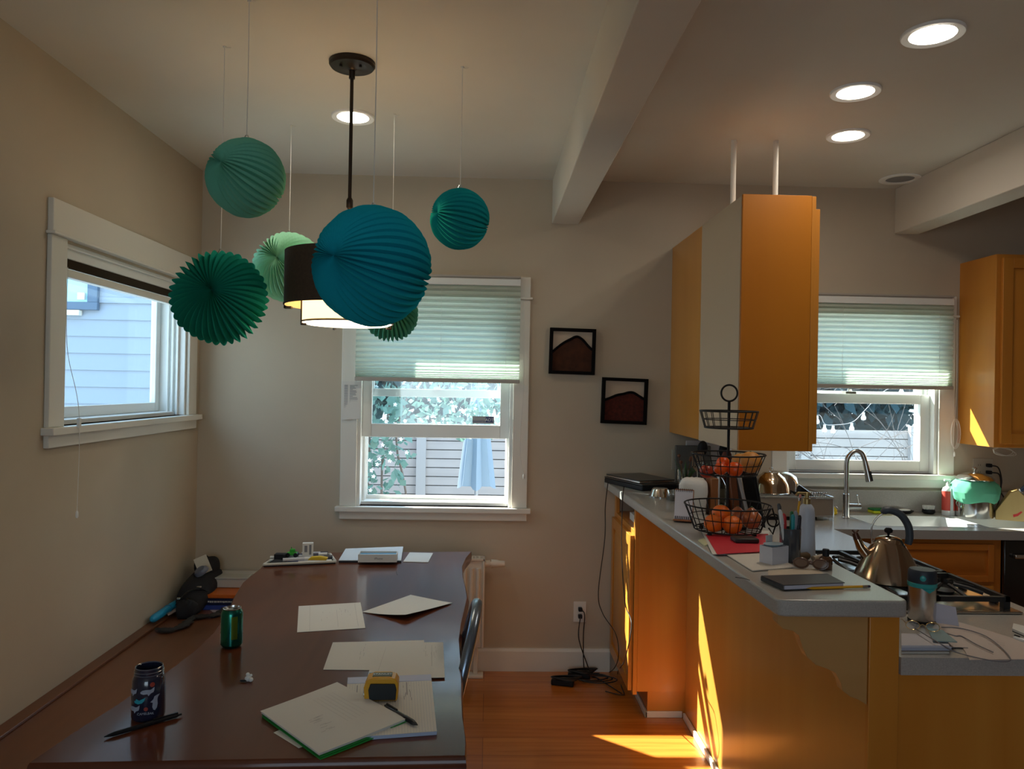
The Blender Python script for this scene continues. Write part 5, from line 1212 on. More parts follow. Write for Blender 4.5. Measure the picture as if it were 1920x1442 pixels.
utensil(.01, -.015, .20, 'wooden_spoon', mat('dark red wood', (.13, .03, .015), .5), 'dark red wooden spoon leaning right behind the fruit basket', .05, -.02)
# white paper bag
p = P3(1300, 962, Z); t = thing('paper_bag', (p.x, p.y + .0, Z), 'crumpled white paper bag standing behind the spiral memo pad', 'bag', rz=A(-14))
v = []; f = []; N = 28; rows = [(0, .90), (.045, .98), (.09, 1.04), (.120, 1.02), (.135, .90), (.144, .66), (.147, .25)]
for (z, s) in rows:
    for i in range(N):
        a = 2 * math.pi * i / N; cx_, cy_ = math.cos(a), math.sin(a); sx_ = math.copysign(abs(cx_) ** .5, cx_) * .056; sy_ = math.copysign(abs(cy_) ** .5, cy_) * .040
        j = 1 + rl.uniform(-.06, .06); v.append((sx_ * s * j, sy_ * s * j, z + (rl.uniform(-.003, .003) if z > 0 else 0)))
for j in range(len(rows) - 1):
    for i in range(N): f.append((j * N + i, j * N + (i + 1) % N, (j + 1) * N + (i + 1) % N, (j + 1) * N + i))
f.append(tuple(range(N))[::-1]); f.append(tuple((len(rows) - 1) * N + i for i in range(N)))
b = MB(); b.add(v, f); b.build('bag', mat('white tissue paper', (.72, .70, .66), .8, bump=.6, bscale=40), t, smooth=50)
# spiral memo pad on wooden stand
p = P3(1282, 979, Z); t = thing('memo_pad', (p.x, p.y + .01, Z), 'white spiral bound memo pad on a small wooden stand beside the fruit basket', 'memo pad', rot=(A(-12), 0, A(-22)))
b = MB(); b.box(-.036, .036, 0.0, .012, 0.006, .125); b.box(-.036, .036, -.03, .04, 0, .006); b.build('stand', mat('reddish stand wood', (.30, .10, .03), .45), t, bevel=.002)
b = MB(); b.box(-.034, .034, -.008, -.001, .008, .120); b.build('pages', mat('lilac white paper', (.66, .63, .68), .7), t, bevel=.0008)
b = MB()
for k in range(9):
    x = -.029 + k * .00725; b.ring((x, -.001, .119), .008, .0012, 14, axis='x', tseg=5)
b.build('spiral', M_BLACK, t)
b = MB()
for k in range(9):
    x = -.031 + k * .00725; b.box(x, x + .0035, -.0086, -.008, .009, .020)
b.build('punched_holes', M_BLACK, t)
# three tier wire fruit basket
p = P3(1363, 1001, Z); BX, BY = p.x, p.y
t = thing('fruit_basket', (BX, BY, Z), 'three tier black wire fruit basket with a ring handle on the bar', 'fruit basket')
def zpx(py): return ony(1363, py, BY).z - Z
b = MB(); b.cyl((0, 0, 0), (0, 0, zpx(752)), .0052, 10); b.build('post', M_BLACKM, t)
b = MB(); b.ring((0, 0, zpx(737)), .029, .0035, 36, axis='y', tseg=8); b.build('ring_handle', M_BLACKM, t)
def tier(zr, zb_, R, r, name, ns=22, feet=False):
    b = MB(); b.ring((0, 0, zr), R, .0028, 44); b.ring((0, 0, (zr + zb_) / 2), (R + r) / 2, .0016, 44); b.ring((0, 0, zb_), r, .0028, 44)
    for k in range(ns):
        a = 2 * math.pi * k / ns; b.cyl((R * math.cos(a), R * math.sin(a), zr), (r * math.cos(a), r * math.sin(a), zb_), .0014, 5)
    for k in range(8):
        a = math.pi * k / 8; b.cyl((r * math.cos(a), r * math.sin(a), zb_), (-r * math.cos(a), -r * math.sin(a), zb_), .0016, 5)
    b.build(name, M_BLACKM, t)
tier(zpx(771), zpx(802), .101, .084, 'top_tier', 20); tier(zpx(851), zpx(888), .128, .10, 'middle_tier', 24); tier(zpx(946), .018, .150, .115, 'bottom_tier', 28)
for k in range(4):
    a = A(40 + 90 * k); b = MB(); b.sphere((.108 * math.cos(a), .108 * math.sin(a), .009), .009, 10, 8); b.build('foot', M_BLACKM, t)
b = MB(); b.tube([(.148, -.03, zpx(946)), (.165, -.035, .05), (.15, -.04, .008), (.135, -.04, .03)], .003, 6); b.ring((.156, -.03, .055), .022, .003, 20, axis='y'); b.build('side_hook', M_BLACKM, t)
M_OR = mat('orange peel', (.85, .16, .008), .42, bump=.5, bscale=260); M_TG = mat('tangerine peel', (.80, .09, .005), .35, bump=.3, bscale=260)
M_PO = mat('pomelo peel', (.66, .27, .05), .5, bump=.3, bscale=200, noise=.12, nscale=8); M_ON = mat('onion skin', (.42, .12, .04), .3, noise=.3, nscale=9, stretch=(1, 1, .3)); M_AP = mat('apple skin', (.45, .05, .02), .3, noise=.4, nscale=20)
def fruit(px, py, Y, r, m, name, label, grp, sz=.94, stem=M_SPR, tip=False):
    c = ony(px, py, Y); o = thing(name, (c.x, c.y, c.z - r * sz), label, 'fruit', group=grp)
    b = MB(); prof = []
    for j in range(15):
        th = math.pi * j / 14; rr = r * math.sin(th); z = -r * sz * math.cos(th)
        if tip and j > 11: z += r * .10 * (j - 11)
        prof.append((max(rr, 1e-5), z + r * sz))
    b.lathe(prof, 26, cap=False); b.build('skin', m, o, smooth=70)
    b = MB(); b.lathe([(.0045, 0), (.003, .002), (.001, .003)], 8, (0, 0, 2 * r * sz - .0008 + (r * .3 if tip else 0))); b.build('stem_end', stem, o)
fruit(1338, 981, BY - .065, .033, M_OR, 'orange', 'orange at the left front of the bottom basket tier', 'oranges in the wire basket')
fruit(1373, 984, BY - .075, .034, M_OR, 'orange', 'orange at the front right of the post in the bottom tier', 'oranges in the wire basket')
fruit(1352, 963, BY + .0, .033, M_OR, 'orange', 'orange lying behind and on top of the two front ones in the bottom tier', 'oranges in the wire basket')
fruit(1383, 968, BY + .04, .030, M_ON, 'onion', 'brown onion behind the right front orange in the bottom tier', None, tip=True)
fruit(1409, 974, BY - .01, .036, M_ON, 'onion', 'large coppery onion at the right side of the bottom basket tier', None, tip=True)
fruit(1356, 868, BY - .03, .024, M_TG, 'tangerine', 'upper left tangerine in the middle basket tier', 'tangerines in the middle tier', stem=mat('green leafy stem', (.25, .35, .1), .6))
fruit(1351, 879, BY - .065, .023, M_TG, 'tangerine', 'lower left tangerine in the middle basket tier', 'tangerines in the middle tier')
fruit(1378, 880, BY - .07, .028, M_TG, 'tangerine', 'front tangerine right of the post in the middle basket tier', 'tangerines in the middle tier')
fruit(1407, 867, BY + .01, .041, M_PO, 'pomelo', 'large peach coloured pomelo in the middle basket tier', None)
fruit(1388, 866, BY + .05, .032, M_PO, 'peach', 'smaller pale orange fruit behind the pomelo in the middle tier', None)
fruit(1325, 884, BY + .02, .026, M_AP, 'apple', 'dark red apple at the left of the middle basket tier', None)
# papers on the bar
sheet_obj('paper_sheet', 'white paper with curled edge under the red folder on the bar', 'paper', [(1336, 1042), (1450, 1036), (1442, 996), (1316, 999)], Z, t=.002, curl=lambda u, w: .003 * (1 - u) ** 2)
sheet_obj('red_folder', 'bright red folder lying on the bar in front of the fruit basket', 'folder', [(1345, 1040), (1448, 1035), (1440, 1002), (1323, 1003)], Z + .006, t=.0015, m=mat('red card', (.62, .025, .045), .5), curl=lambda u, w: .002 * math.sin(u * 3))
b = MB(); c0 = P3(1396, 1016, Z + .009); b.box(-.040, .040, -.030, .030, 0, .016); tag(b.build('wallet', mat('black leather', (.015, .010, .009), .5, bump=.4, bscale=200), loc=c0, bevel=.005), 'black leather wallet lying on the red folder', 'wallet')
sheet_obj('sticky_notes', 'small pale yellow pad of sticky notes at the bar edge beside the red folder', 'sticky notes', [(1321, 1025), (1331, 1021), (1320, 1011), (1309, 1015)], Z, t=.004, m=mat('pale yellow paper', (.60, .60, .38), .7), n=1)
sheet_obj('paper_sheet', 'curved white sheet lying under the frosted plastic box on the bar', 'paper', [(1411, 1072), (1490, 1066), (1440, 1034), (1358, 1039)], Z, t=.003, curl=lambda u, w: .006 * max(0, u - .5) ** 2 + .001, m=mat('cream paper', (.66, .61, .54), .7))
sheet_obj('envelope', 'beige envelope half under the black notebook on the bar', 'envelope', [(1440, 1090), (1560, 1086), (1530, 1066), (1440, 1068)], Z - .0002, t=.001, m=mat('beige paper', (.52, .44, .34), .7))
# frosted plastic box
p = P3(1451, 1055, Z + .004); t = thing('plastic_box', (p.x, p.y, Z + .005), 'small frosted white plastic box with a blue insert near the pen cup', 'box', rz=A(28))
M_FR = mat('frosted plastic', (.55, .55, .60), .35, coat=.3)
b = MB(); w, d, h = .034, .024, .050
b.box(-w, w, -d, d, 0, .002); b.box(-w, w, -d, -d + .002, .002, h); b.box(-w, w, d - .002, d, .002, h); b.box(-w, -w + .002, -d + .002, d - .002, .002, h); b.box(w - .002, w, -d + .002, d - .002, .002, h); b.build('case', M_FR, t)
b = MB(); b.lathe([(.001, .048), (.02, .050), (.026, .056)], 18, (-.004, 0, 0), sx=1.3, sy=.9); b.build('insert', mat('grey blue film', (.30, .42, .50), .4), t, bevel=0)
b = MB(); b.box(-.005, .022, .026, .028, .0, .075); b.build('upright_card', mat('clear card', (.5, .5, .5), .2), t)
# pen cup
p = P3(1481, 1052, Z); t = thing('pen_cup', p, 'dark glass cup crammed with pens and markers on the bar', 'pen cup')
b = MB(); b.lathe([(.001, .003), (.028, 0), (.030, .004), (.031, .10), (.028, .10), (.027, .006), (.001, .006)], 32, cap=False); b.build('cup', mat('grey glass', (.05, .055, .065), .1, coat=1), t)
pens = [(-.014, -.012, .15, (.60, .60, .60), -.16, 'white'), (-.018, .006, .165, (.05, .05, .05), -.10, 'black'), (-.010, .0, .135, (.50, .03, .03), -.08, 'red'), (.0, -.016, .135, (.02, .30, .33), .0, 'teal'), (.008, -.012, .145, (.25, .26, .30), .02, 'grey'),
        (.012, .004, .13, (.10, .03, .16), .04, 'purple'), (.016, -.008, .125, (.02, .02, .03), .06, 'navy'), (.004, .012, .14, (.02, .15, .05), .03, 'green'), (.018, .008, .13, (.02, .02, .02), .10, 'charcoal')]
for (x, y, L, c_, lean, nm) in pens:
    u = thing('pen', (p.x + x, p.y + y, Z + .008), '%s pen standing in the dark glass pen cup on the bar' % nm, 'pen', group='pens in the glass cup', rot=(0, lean, 0))
    b = MB(); b.lathe([(.002, 0), (.0045, .01), (.0045, L * .7), (.004, L * .7)], 10); b.build('barrel', mat('pen ' + nm, c_, .35), u)
    b = MB(); b.lathe([(.0052, L * .66), (.0054, L * .97), (.003, L)], 10); b.box(.005, .0065, -.0012, .0012, L * .7, L * .95); b.build('cap', mat('pen ' + nm, c_, .35), u)
u = thing('pencil', (p.x + .012, p.y + .016, Z + .008), 'yellow pencil standing upright and tallest in the pen cup', 'pencil', rot=(0, A(7), 0))
b = MB(); b.lathe([(.001, 0), (.0036, .012), (.0036, .172)], 6); b.build('shaft', M_YEL, u, smooth=0); b = MB(); b.lathe([(.0038, .172), (.0038, .182)], 10); b.build('ferrule', M_STEEL, u); b = MB(); b.lathe([(.0034, .182), (.0034, .190), (.002, .192)], 10); b.build('eraser', mat('rubber pink', (.55, .2, .18), .8), u)
# lotion pump bottle
p = P3(1511, 1042, Z); t = thing('lotion_bottle', p, 'tall matte white bottle with brass coloured pump behind the pen cup', 'bottle')
b = MB(); b.lathe([(.001, .001), (.026, 0), (.028, .004), (.026, .06), (.0245, .13), (.0225, .148), (.016, .158), (.011, .162)], 32, cap=False); b.build('body', mat('matte white plastic', (.50, .53, .60), .45), t)
M_BRS = mat('brass pump', (.45, .33, .14), .3, metal=.7)
b = MB(); b.lathe([(.0115, .160), (.0115, .178), (.006, .180), (.006, .188)], 20); b.build('collar', M_BRS, t)
b = MB(); b.lathe([(.009, .188), (.009, .197)], 18); b.tube([(0, 0, .194), (-.03, -.004, .195), (-.036, -.005, .188)], .004, 8); b.build('pump_head', M_BRS, t)
# dropper bottle
p = P3(1548, 1067, Z); t = thing('dropper_bottle', p, 'small amber bottle with black cap on the bar by the notebook', 'bottle')
b = MB(); b.lathe([(.001, .001), (.017, 0), (.0185, .003), (.0185, .030), (.014, .036), (.008, .039)], 26, cap=False); b.build('body', mat('amber glass', (.07, .025, .008), .08, coat=1), t)
b = MB(); b.lathe([(.0095, .038), (.0095, .056), (.008, .058)], 18); b.build('cap', M_BLACK, t)
# sunglasses
p = P3(1520, 1068, Z); t = thing('sunglasses', p, 'folded brown sunglasses lying in front of the amber bottle', 'glasses', rz=A(-18))
M_TOR = mat('tortoise frame', (.10, .04, .02), .2, coat=1)
for s in (-1, 1):
    b = MB(); pp = [(s * .026 + .020 * math.cos(a), 0, .017 + .014 * math.sin(a)) for a in [i * 2 * math.pi / 20 for i in range(20)]]; b.tube(pp, .0026, 6, closed=True); rim_ = b.build('rim', M_TOR, t)
    b = MB(); b.add([(s * .026 + .0195 * math.cos(a), .0005, .017 + .0135 * math.sin(a)) for a in [i * 2 * math.pi / 20 for i in range(20)]], [tuple(range(20))]); b.build('lens', mat('brown lens', (.16, .09, .06), .08, coat=1), rim_, smooth=0)
    b = MB(); b.tube([(s * .047, 0, .022), (s * .046, .010 + .005 * s, .021), (-s * .03, .014 + .006 * s, .010), (-s * .038, .015 + .006 * s, .005)], .0024, 6); b.build('temple', M_TOR, t)
b = MB(); b.tube([(-.007, 0, .021), (0, -.001, .024), (.007, 0, .021)], .0022, 6); b.build('bridge', M_TOR, t)
p = P3(1500, 1052, Z); b = MB(); b.T = Matrix.Rotation(A(25), 4, 'Z'); b.tube([(-.03, 0, .012), (-.022, 0, .013), (.03, 0, .013), (.036, 0, .012)], .012, 12, radii=[.006, .0115, .0115, .008]); tag(b.build('brown_case', mat('brown case', (.12, .07, .03), .6, bump=.4), loc=p), 'brown soft pouch lying behind the sunglasses', 'pouch')
p = P3(1535, 1050, Z); b = MB(); b.T = Matrix.Rotation(A(35), 4, 'Z'); b.tube([(-.03, 0, .008), (.03, 0, .008)], .0075, 12); tag(b.build('lip_balm', mat('pale tan', (.50, .42, .32), .5), loc=p), 'pale tan tube lying behind the amber bottle', 'tube')
# notebook
t = thing('notebook', P3(1508, 1088, Z), 'black hardcover notebook lying near the end of the bar', 'notebook')
q = [P3(*c_, Z + .014) for c_ in ((1470, 1098), (1584, 1093), (1551, 1076), (1427, 1080))]
for p_ in q: p_.z = 0
def pris(b, q, z0, z1): b.prism([(p.x, p.y) for p in q], z0, z1)
b = MB(); pris(b, q, Z + .0012, Z + .003); pris(b, q, Z + .0132, Z + .0150); b.add([q[3] + Vector((-.001, 0, Z + .003)), q[0] + Vector((-.001, 0, Z + .003)), q[0] + Vector((-.001, 0, Z + .0132)), q[3] + Vector((-.001, 0, Z + .0132))], [(0, 1, 2, 3)]); b.build('cover', mat('notebook black', (.022, .022, .024), .45), t, world=True)
b = MB(); pris(b, shrink(q, .965), Z + .0031, Z + .0131); b.build('page_block', mat('lilac page edge', (.52, .50, .58), .7), t, world=True)
# pencil on the bar
p0 = P3(1512, 1106, Z) + Vector((0, 0, .0036)); p1 = P3(1631, 1102, Z) + Vector((0, 0, .0036)); L = (p1 - p0).length
t = thing('pencil', p0, 'yellow pencil with eraser lying along the front of the black notebook', 'pencil', rz=math.atan2(p1.y - p0.y, p1.x - p0.x))
b = MB(); b.T = Matrix.Rotation(math.pi / 2, 4, 'Y'); b.lathe([(.0005, 0), (.0036, .016), (.0036, L - .022)], 6); b.build('shaft', M_YEL, t, smooth=0)
b = MB(); b.T = Matrix.Rotation(math.pi / 2, 4, 'Y'); b.lathe([(.0038, L - .022), (.0038, L - .008)], 12); b.build('ferrule', M_STEEL, t)
b = MB(); b.T = Matrix.Rotation(math.pi / 2, 4, 'Y'); b.lathe([(.0036, L - .008), (.0033, L)], 12); b.build('eraser', mat('dark eraser', (.05, .03, .05), .8), t)

# ================================================================== lower worktop, cooktop side
Z = ZL + EPS
KX0, KX1, KY0, KY1 = 1.13, 1.63, 2.285, 3.05
t = thing('cooktop', ((KX0 + KX1) / 2, (KY0 + KY1) / 2, Z), 'stainless gas cooktop with black cast iron grates in the peninsula worktop', 'cooktop')
b = MB(); b.box(KX0, KX1, KY0, KY1, Z, Z + .008); b.build('plate', M_STEEL, t, world=True, bevel=.003)
M_IRON = mat('cast iron', (.012, .012, .013), .5)
for (gy0, gy1) in ((KY0 + .03, KY0 + .345), (KY0 + .36, KY0 + .70)):
    b = MB(); gx0, gx1 = KX0 + .03, KX1 - .02; g0, g1 = Z + .030, Z + .045
    b.box(gx0, gx1, gy0, gy0 + .014, g0, g1); b.box(gx0, gx1, gy1 - .014, gy1, g0, g1); b.box(gx0, gx0 + .014, gy0, gy1, g0, g1); b.box(gx1 - .014, gx1, gy0, gy1, g0, g1)
    b.box((gx0 + gx1) / 2 - .007, (gx0 + gx1) / 2 + .007, gy0, gy1, g0, g1)
    for cx_ in (gx0 + .115, gx1 - .115):
        cy_ = (gy0 + gy1) / 2
        for (dx, dy) in ((1, 0), (-1, 0), (0, 1), (0, -1), (.7, .7), (-.7, -.7), (.7, -.7), (-.7, .7)):
            L = .105 if abs(dx) + abs(dy) < 1.2 else .12
            b.tube([(cx_ + dx * .03, cy_ + dy * .03, g1 + .004), (cx_ + dx * L * .6, cy_ + dy * L * .6, g1), (cx_ + dx * L, cy_ + dy * L * (.9 if dx else 1.2), g0 + .004)], .0065, 6)
    for (x, y) in ((gx0, gy0), (gx1 - .02, gy0), (gx0, gy1 - .02), (gx1 - .02, gy1 - .02)): b.box(x, x + .02, y, y + .02, Z + .0085, g0)
    b.build('grate', M_IRON, t, world=True)
    for cx_ in (gx0 + .115, gx1 - .115):
        b = MB(); b.lathe([(.05, .009), (.045, .016), (.03, .018), (.034, .026), (.001, .028)], 28, (cx_, (gy0 + gy1) / 2, Z)); b.build('burner', M_IRON, t, world=True)
for k in range(4):
    b = MB(); b.lathe([(.017, .0085), (.016, .022), (.012, .024)], 20, (KX0 + .045 + .0, KY0 + .06 + k * .0, Z)) if False else b.lathe([(.014, .0085), (.013, .022), (.010, .024)], 20, (KX1 - .012 - .0, KY0 + .12 + k * .16, Z)); b.build('knob', M_BLACK, t, world=True)
# kettle
p = Vector((1.325, 2.50, Z + .048)); t = thing('kettle', p, 'conical polished steel kettle with arched dark grey handle on the cooktop', 'kettle', rz=A(-14))
M_KET = mat('kettle steel', (.50, .40, .30), .16, metal=1.0)
b = MB(); b.lathe([(.001, .0), (.098, .0), (.106, .006), (.102, .018), (.085, .055), (.067, .09), (.050, .118), (.044, .126)], 48, cap=False); b.build('body', M_KET, t, smooth=60)
b = MB(); b.lathe([(.045, .125), (.040, .136), (.026, .144), (.001, .148)], 40, cap=False); b.build('lid', M_KET, t, smooth=60)
b = MB(); b.lathe([(.003, .146), (.004, .153), (.012, .158), (.0135, .166), (.008, .172), (.001, .173)], 22, cap=False); b.build('lid_knob', M_BLACK, t)
b = MB(); b.tube([(-.060, 0, .070), (-.085, 0, .105), (-.098, 0, .135)], .016, 16, radii=[.020, .015, .011]); sp = b.build('spout', M_KET, t, smooth=60)
b = MB(); b.tube([(-.096, 0, .130), (-.103, 0, .150)], .012, 12, radii=[.012, .009]); b.tube([(-.101, 0, .148), (-.112, 0, .158)], .003, 6); b.tube([(-.101, 0, .148), (-.092, 0, .160)], .003, 6); b.build('whistle', mat('copper whistle', (.10, .04, .025), .35, metal=.5), sp)
b = MB(); b.tube(spline([(-.050, 0, .118), (-.052, 0, .17), (-.035, 0, .205), (-.012, 0, .222)], 6), .003, 8); b.build('handle_wire', M_STEEL, t, smooth=60)
hp = spline([(-.024, 0, .222), (.0, 0, .231), (.035, 0, .218), (.058, 0, .185), (.064, 0, .150), (.060, 0, .122)], 6)
b = MB(); b.tube(hp, .013, 14, radii=[.006 + .009 * min(1, i / 3) - .002 * max(0, (i - 26) / 4) for i in range(len(hp))], flat=.8); b.build('handle_grip', mat('slate grey grip', (.045, .06, .08), .45), t, smooth=60)
# travel mug
p = P3(1728, 1166, Z); t = thing('travel_mug', p, 'stainless travel mug with dark lid and turquoise band at the end of the bar', 'mug')
b = MB(); b.lathe([(.001, .001), (.034, 0), (.036, .005), (.0375, .05), (.037, .105)], 40, cap=False); b.build('body', M_STEEL, t, smooth=50)
b = MB(); b.lathe([(.0365, 0), (.0375, .002), (.0375, .008)], 40, cap=False); b.build('foot_band', M_BLACK, t)
b = MB(); b.lathe([(.0375, .104), (.039, .106), (.0395, .116), (.038, .118)], 40, cap=False); b.prism([(-.020, .104), (.0, .092), (.018, .104)], -.0385, -.036, 'y'); b.build('band', mat('turquoise plastic', (.03, .36, .36), .35), t)
b = MB(); b.lathe([(.0385, .116), (.039, .122), (.038, .148), (.034, .154), (.001, .155)], 40, cap=False); ld = b.build('lid', mat('dark slate plastic', (.025, .035, .05), .45), t, smooth=50)
b = MB(); b.T = Matrix.Translation((-.018, -.0345, .134)) @ Matrix.Rotation(A(90), 4, 'X') @ Matrix.Rotation(A(-25), 4, 'Y'); b.lathe([(.008, 0), (.008, .004), (.006, .005)], 18); b.build('button', mat('turquoise plastic', (.03, .36, .36), .35), ld)
# papers, cards and cable on the near worktop
sheet_obj('paper_sheet', 'large pinkish white sheet spread on the near worktop under a cable', 'paper', [(1818, 1238), (1925, 1237), (1925, 1205), (1775, 1160)], Z + .0004, t=.0012, m=mat('blush paper', (.56, .47, .42), .7), lines=scribble(10, .2, .7, .2, .7))
sheet_obj('paper_sheet', 'second pinkish sheet overlapping the large one beside the travel mug', 'paper', [(1735, 1215), (1815, 1215), (1800, 1168), (1755, 1163)], Z + .0022, t=.0012, m=mat('blush paper', (.56, .47, .42), .7), curl=lambda u, w: .0015 * math.sin(u * 3))
b = MB(); b.add([onz(1752, 1168, Z), onz(1776, 1160, Z), ony(1775, 1146, 2.2), ony(1762, 1136, 2.2), ony(1752, 1133, 2.18)], [(0, 1, 2, 3, 4)]); 
b = MB(); c0 = onz(1757, 1168, Z + .0042); b.T = Matrix.Rotation(A(-35), 4, 'Z')
b.sheet([(-.02, 0, 0), (.055, 0, 0), (.045, .018, .048), (-.02, .02, .052)], .0008, 3); tag(b.build('folded_paper', mat('lilac paper', (.52, .50, .58), .7), loc=c0), 'folded pale sheet standing up behind the travel mug', 'paper')
for k, (dz, col, lab) in enumerate(((0, (.50, .46, .40), 'beige envelope at the bottom of the mail pile on the near worktop'), (.006, (.42, .42, .50), 'grey lilac magazine in the middle of the mail pile'), (.015, (.55, .54, .58), 'white magazine on top of the mail pile by the mug'))):
    o = sheet_obj('mail_item', lab, 'mail', [(1690, 1226 - 6 * k), (1780 + 4 * (k == 1), 1226 - 6 * k), (1768, 1205 - 6 * k), (1690, 1203 - 6 * k)], Z + dz, t=.005 + .003 * (k == 1), m=mat('mail %d' % k, col, .6), n=2, group='mail pile by the mug')
sheet_obj('card', 'teal grey card lying across the mail pile next to the mug', 'card', [(1750, 1203), (1795, 1205), (1768, 1183), (1738, 1178)], Z + .0235, t=.002, m=mat('teal grey card', (.16, .26, .28), .45), n=1)
p = onz(1730, 1184, Z + .024); t = thing('eyeglasses', p, 'thin gold rimmed eyeglasses lying on the mail pile', 'glasses', rz=A(-20))
M_GOLD = mat('gold wire', (.60, .42, .20), .25, metal=1)
for s in (-1, 1):
    b = MB(); pp = [(s * .024 + .017 * math.cos(a), 0, .014 + .012 * math.sin(a)) for a in [i * 2 * math.pi / 20 for i in range(20)]]; b.tube(pp, .0011, 6, closed=True); rm_ = b.build('rim', M_GOLD, t)
    b = MB(); b.add([(s * .024 + .0167 * math.cos(a), 0, .014 + .0117 * math.sin(a)) for a in [i * 2 * math.pi / 20 for i in range(20)]], [tuple(range(20))]); b.build('lens', M_CLR, rm_, smooth=0)
    b = MB(); b.tube([(s * .041, 0, .018), (s * .042, .05, .014), (s * .04, .09, .004)], .0011, 6); b.build('temple', M_GOLD, t)
b = MB(); b.tube([(-.008, 0, .015), (0, 0, .019), (.008, 0, .015)], .0011, 6); b.build('bridge', M_GOLD, t)
zz = Z + .006
def wt(px, py, dz=0): return onz(px, py, zz + dz)
cable('charging_cable', 'thin grey charging cable looping over the papers on the near worktop', [wt(1715, 1178, .024), wt(1760, 1205, .024), wt(1790, 1222), wt(1850, 1237), wt(1888, 1240), wt(1893, 1232), wt(1870, 1208), wt(1842, 1190), wt(1800, 1178), wt(1765, 1176)], r=.0016, m=mat('grey cable', (.20, .19, .20), .5))
cable('charging_cable', 'doubled grey cable with a metal tip crossing the pinkish sheet', [wt(1758, 1182), wt(1790, 1192), wt(1803, 1193), wt(1830, 1208), wt(1862, 1223)], r=.0016, m=mat('grey cable', (.20, .19, .20), .5))
q = [(1898, 1184), (1935, 1200), (1945, 1185), (1900, 1174)]
t = thing('notebook', onz(1915, 1185, Z), 'white notebook with dark underside at the right edge of the near worktop', 'notebook')
c = [onz(*p_, Z) for p_ in q]
b = MB(); b.sheet(c, .002, 1); b.build('back_cover', M_BLACK, t, world=True); b = MB(); b.sheet([p_ + Vector((0, 0, .0022)) for p_ in c], .006, 1); b.build('pages', M_PAPER, t, world=True)
pen('ballpoint_pen', 'white pen lying near the right edge of the near worktop', (1930, 1208), (1901, 1198), Z, .005, M_WHITE)

# ================================================================== around the sink
t = thing('dish_rack', (1.58, 4.05, Z), 'steel dish rack with a flat side panel left of the sink', 'dish rack')
dx0, dx1, dy0, dy1 = 1.375, 1.79, 3.93, 4.22
b = MB(); b.box(dx0, dx1, dy0, dy0 + .003, Z + .025, Z + .115); b.box(dx0, dx1, dy0, dy1, Z + .02, Z + .024); b.build('panel', mat('taupe steel sheet', (.36, .30, .24), .35, metal=.4), t, world=True, bevel=.001)
b = MB()
loop = [(dx0, dy0 - .004), (dx1, dy0 - .004), (dx1, dy1), (dx0, dy1)]
b.tube([(x, y, Z + .122) for x, y in loop], .0035, 8, closed=True)
for x, y in loop: b.cyl((x, y, Z + .122), (x, y, Z), .0035, 8)
for k in range(12):
    x = dx0 + .03 + k * .034; b.tube([(x, dy0 + .005, Z + .12), (x, dy0 + .02, Z + .03), (x, dy1 - .02, Z + .03), (x, dy1 - .005, Z + .12)], .0016, 5)
for k in range(8): x = dx1 - .10 + k * .012; b.ring((x, dy0 + .05, Z + .128), .012, .0015, 14, axis='x')
b.build('wire_frame', M_CHROME, t, world=True)
b = MB(); b.box(dx0 + .01, dx1 - .08, dy0 + .006, dy1 - .01, Z, Z + .018); b.build('drip_tray', M_BLACK, t, world=True, bevel=.003)
p = Vector((1.515, 4.07, Z + .127)); t = thing('mixing_bowl', p, 'large upturned steel mixing bowl on the dish rack', 'bowl')
b = MB(); b.lathe([(.103, 0), (.100, .006), (.092, .045), (.072, .082), (.045, .100), (.042, .106), (.001, .107)], 44, cap=False); b.build('bowl', mat('warm steel', (.60, .50, .38), .14, metal=1), t, smooth=60)
b = MB(); b.ring((0, 0, .002), .103, .0025, 44); b.build('rim', M_CHROME, t)
b = MB(); b.ring((0, 0, .118), .012, .0018, 16, axis='y'); b.build('ring', M_CHROME, t)
p = Vector((1.585, 4.12, Z + .127)); t = thing('mixing_bowl', p, 'second steel bowl leaning behind the large upturned one', 'bowl', rot=(0, A(14), 0))
b = MB(); b.lathe([(.100, .02), (.097, .026), (.088, .06), (.066, .095), (.035, .108), (.001, .11)], 40, cap=False); b.build('bowl', M_CHROME, t, smooth=60)
p = Vector((1.70, 4.13, Z + .10)); t = thing('frying_pan', p, 'dark frying pan leaning on the right part of the dish rack', 'pan', rot=(0, A(38), 0))
b = MB(); b.lathe([(.080, 0), (.095, .03), (.098, .032), (.082, -.003)], 36, cap=False); b.lathe([(.001, 0), (.081, 0)], 36, cap=False); b.build('pan', M_BLACK, t, smooth=50)
b = MB(); b.ring((0, 0, .032), .097, .002, 36); b.build('rim', M_STEEL, t)
# boards standing on the lower worktop behind the basket
def board(x, y, w, h, th, m, label, ry, rz=0, name='cutting_board'):
    t = thing(name, (x, y, Z + .0), label, 'board', rot=(A(-6), A(ry), A(rz)))
    b = MB(); b.box(-w / 2, w / 2, 0, th, .004, h); o = b.build('board', m, t, bevel=.006); return t
board(1.10, 3.62, .05, .265, .20, wood('red brown board', (.12, .028, .010), (.18, .05, .018), 'z', .45), 'dark red brown cutting board standing behind the basket post', 2)
board(1.19, 3.60, .035, .27, .20, wood('red brown board 2', (.20, .06, .02), (.27, .09, .03), 'z', .45), 'lighter brown cutting board right of the dark one behind the basket', -5)
board(1.255, 3.60, .018, .275, .20, mat('white board', (.55, .54, .55), .5), 'white plastic cutting board leaning beside the wooden boards', -13)
board(1.32, 3.62, .02, .27, .18, M_BLACK, 'black cutting board leaning right of the white one', -9)
t = board(1.23, YB - .05, .26, .385, .012, mat('white board', (.55, .54, .55), .5), 'tall white board leaning on the wall below the hanging cabinet', 0)
t.rotation_euler = (A(-3), 0, 0); t.location.y = YB - .06
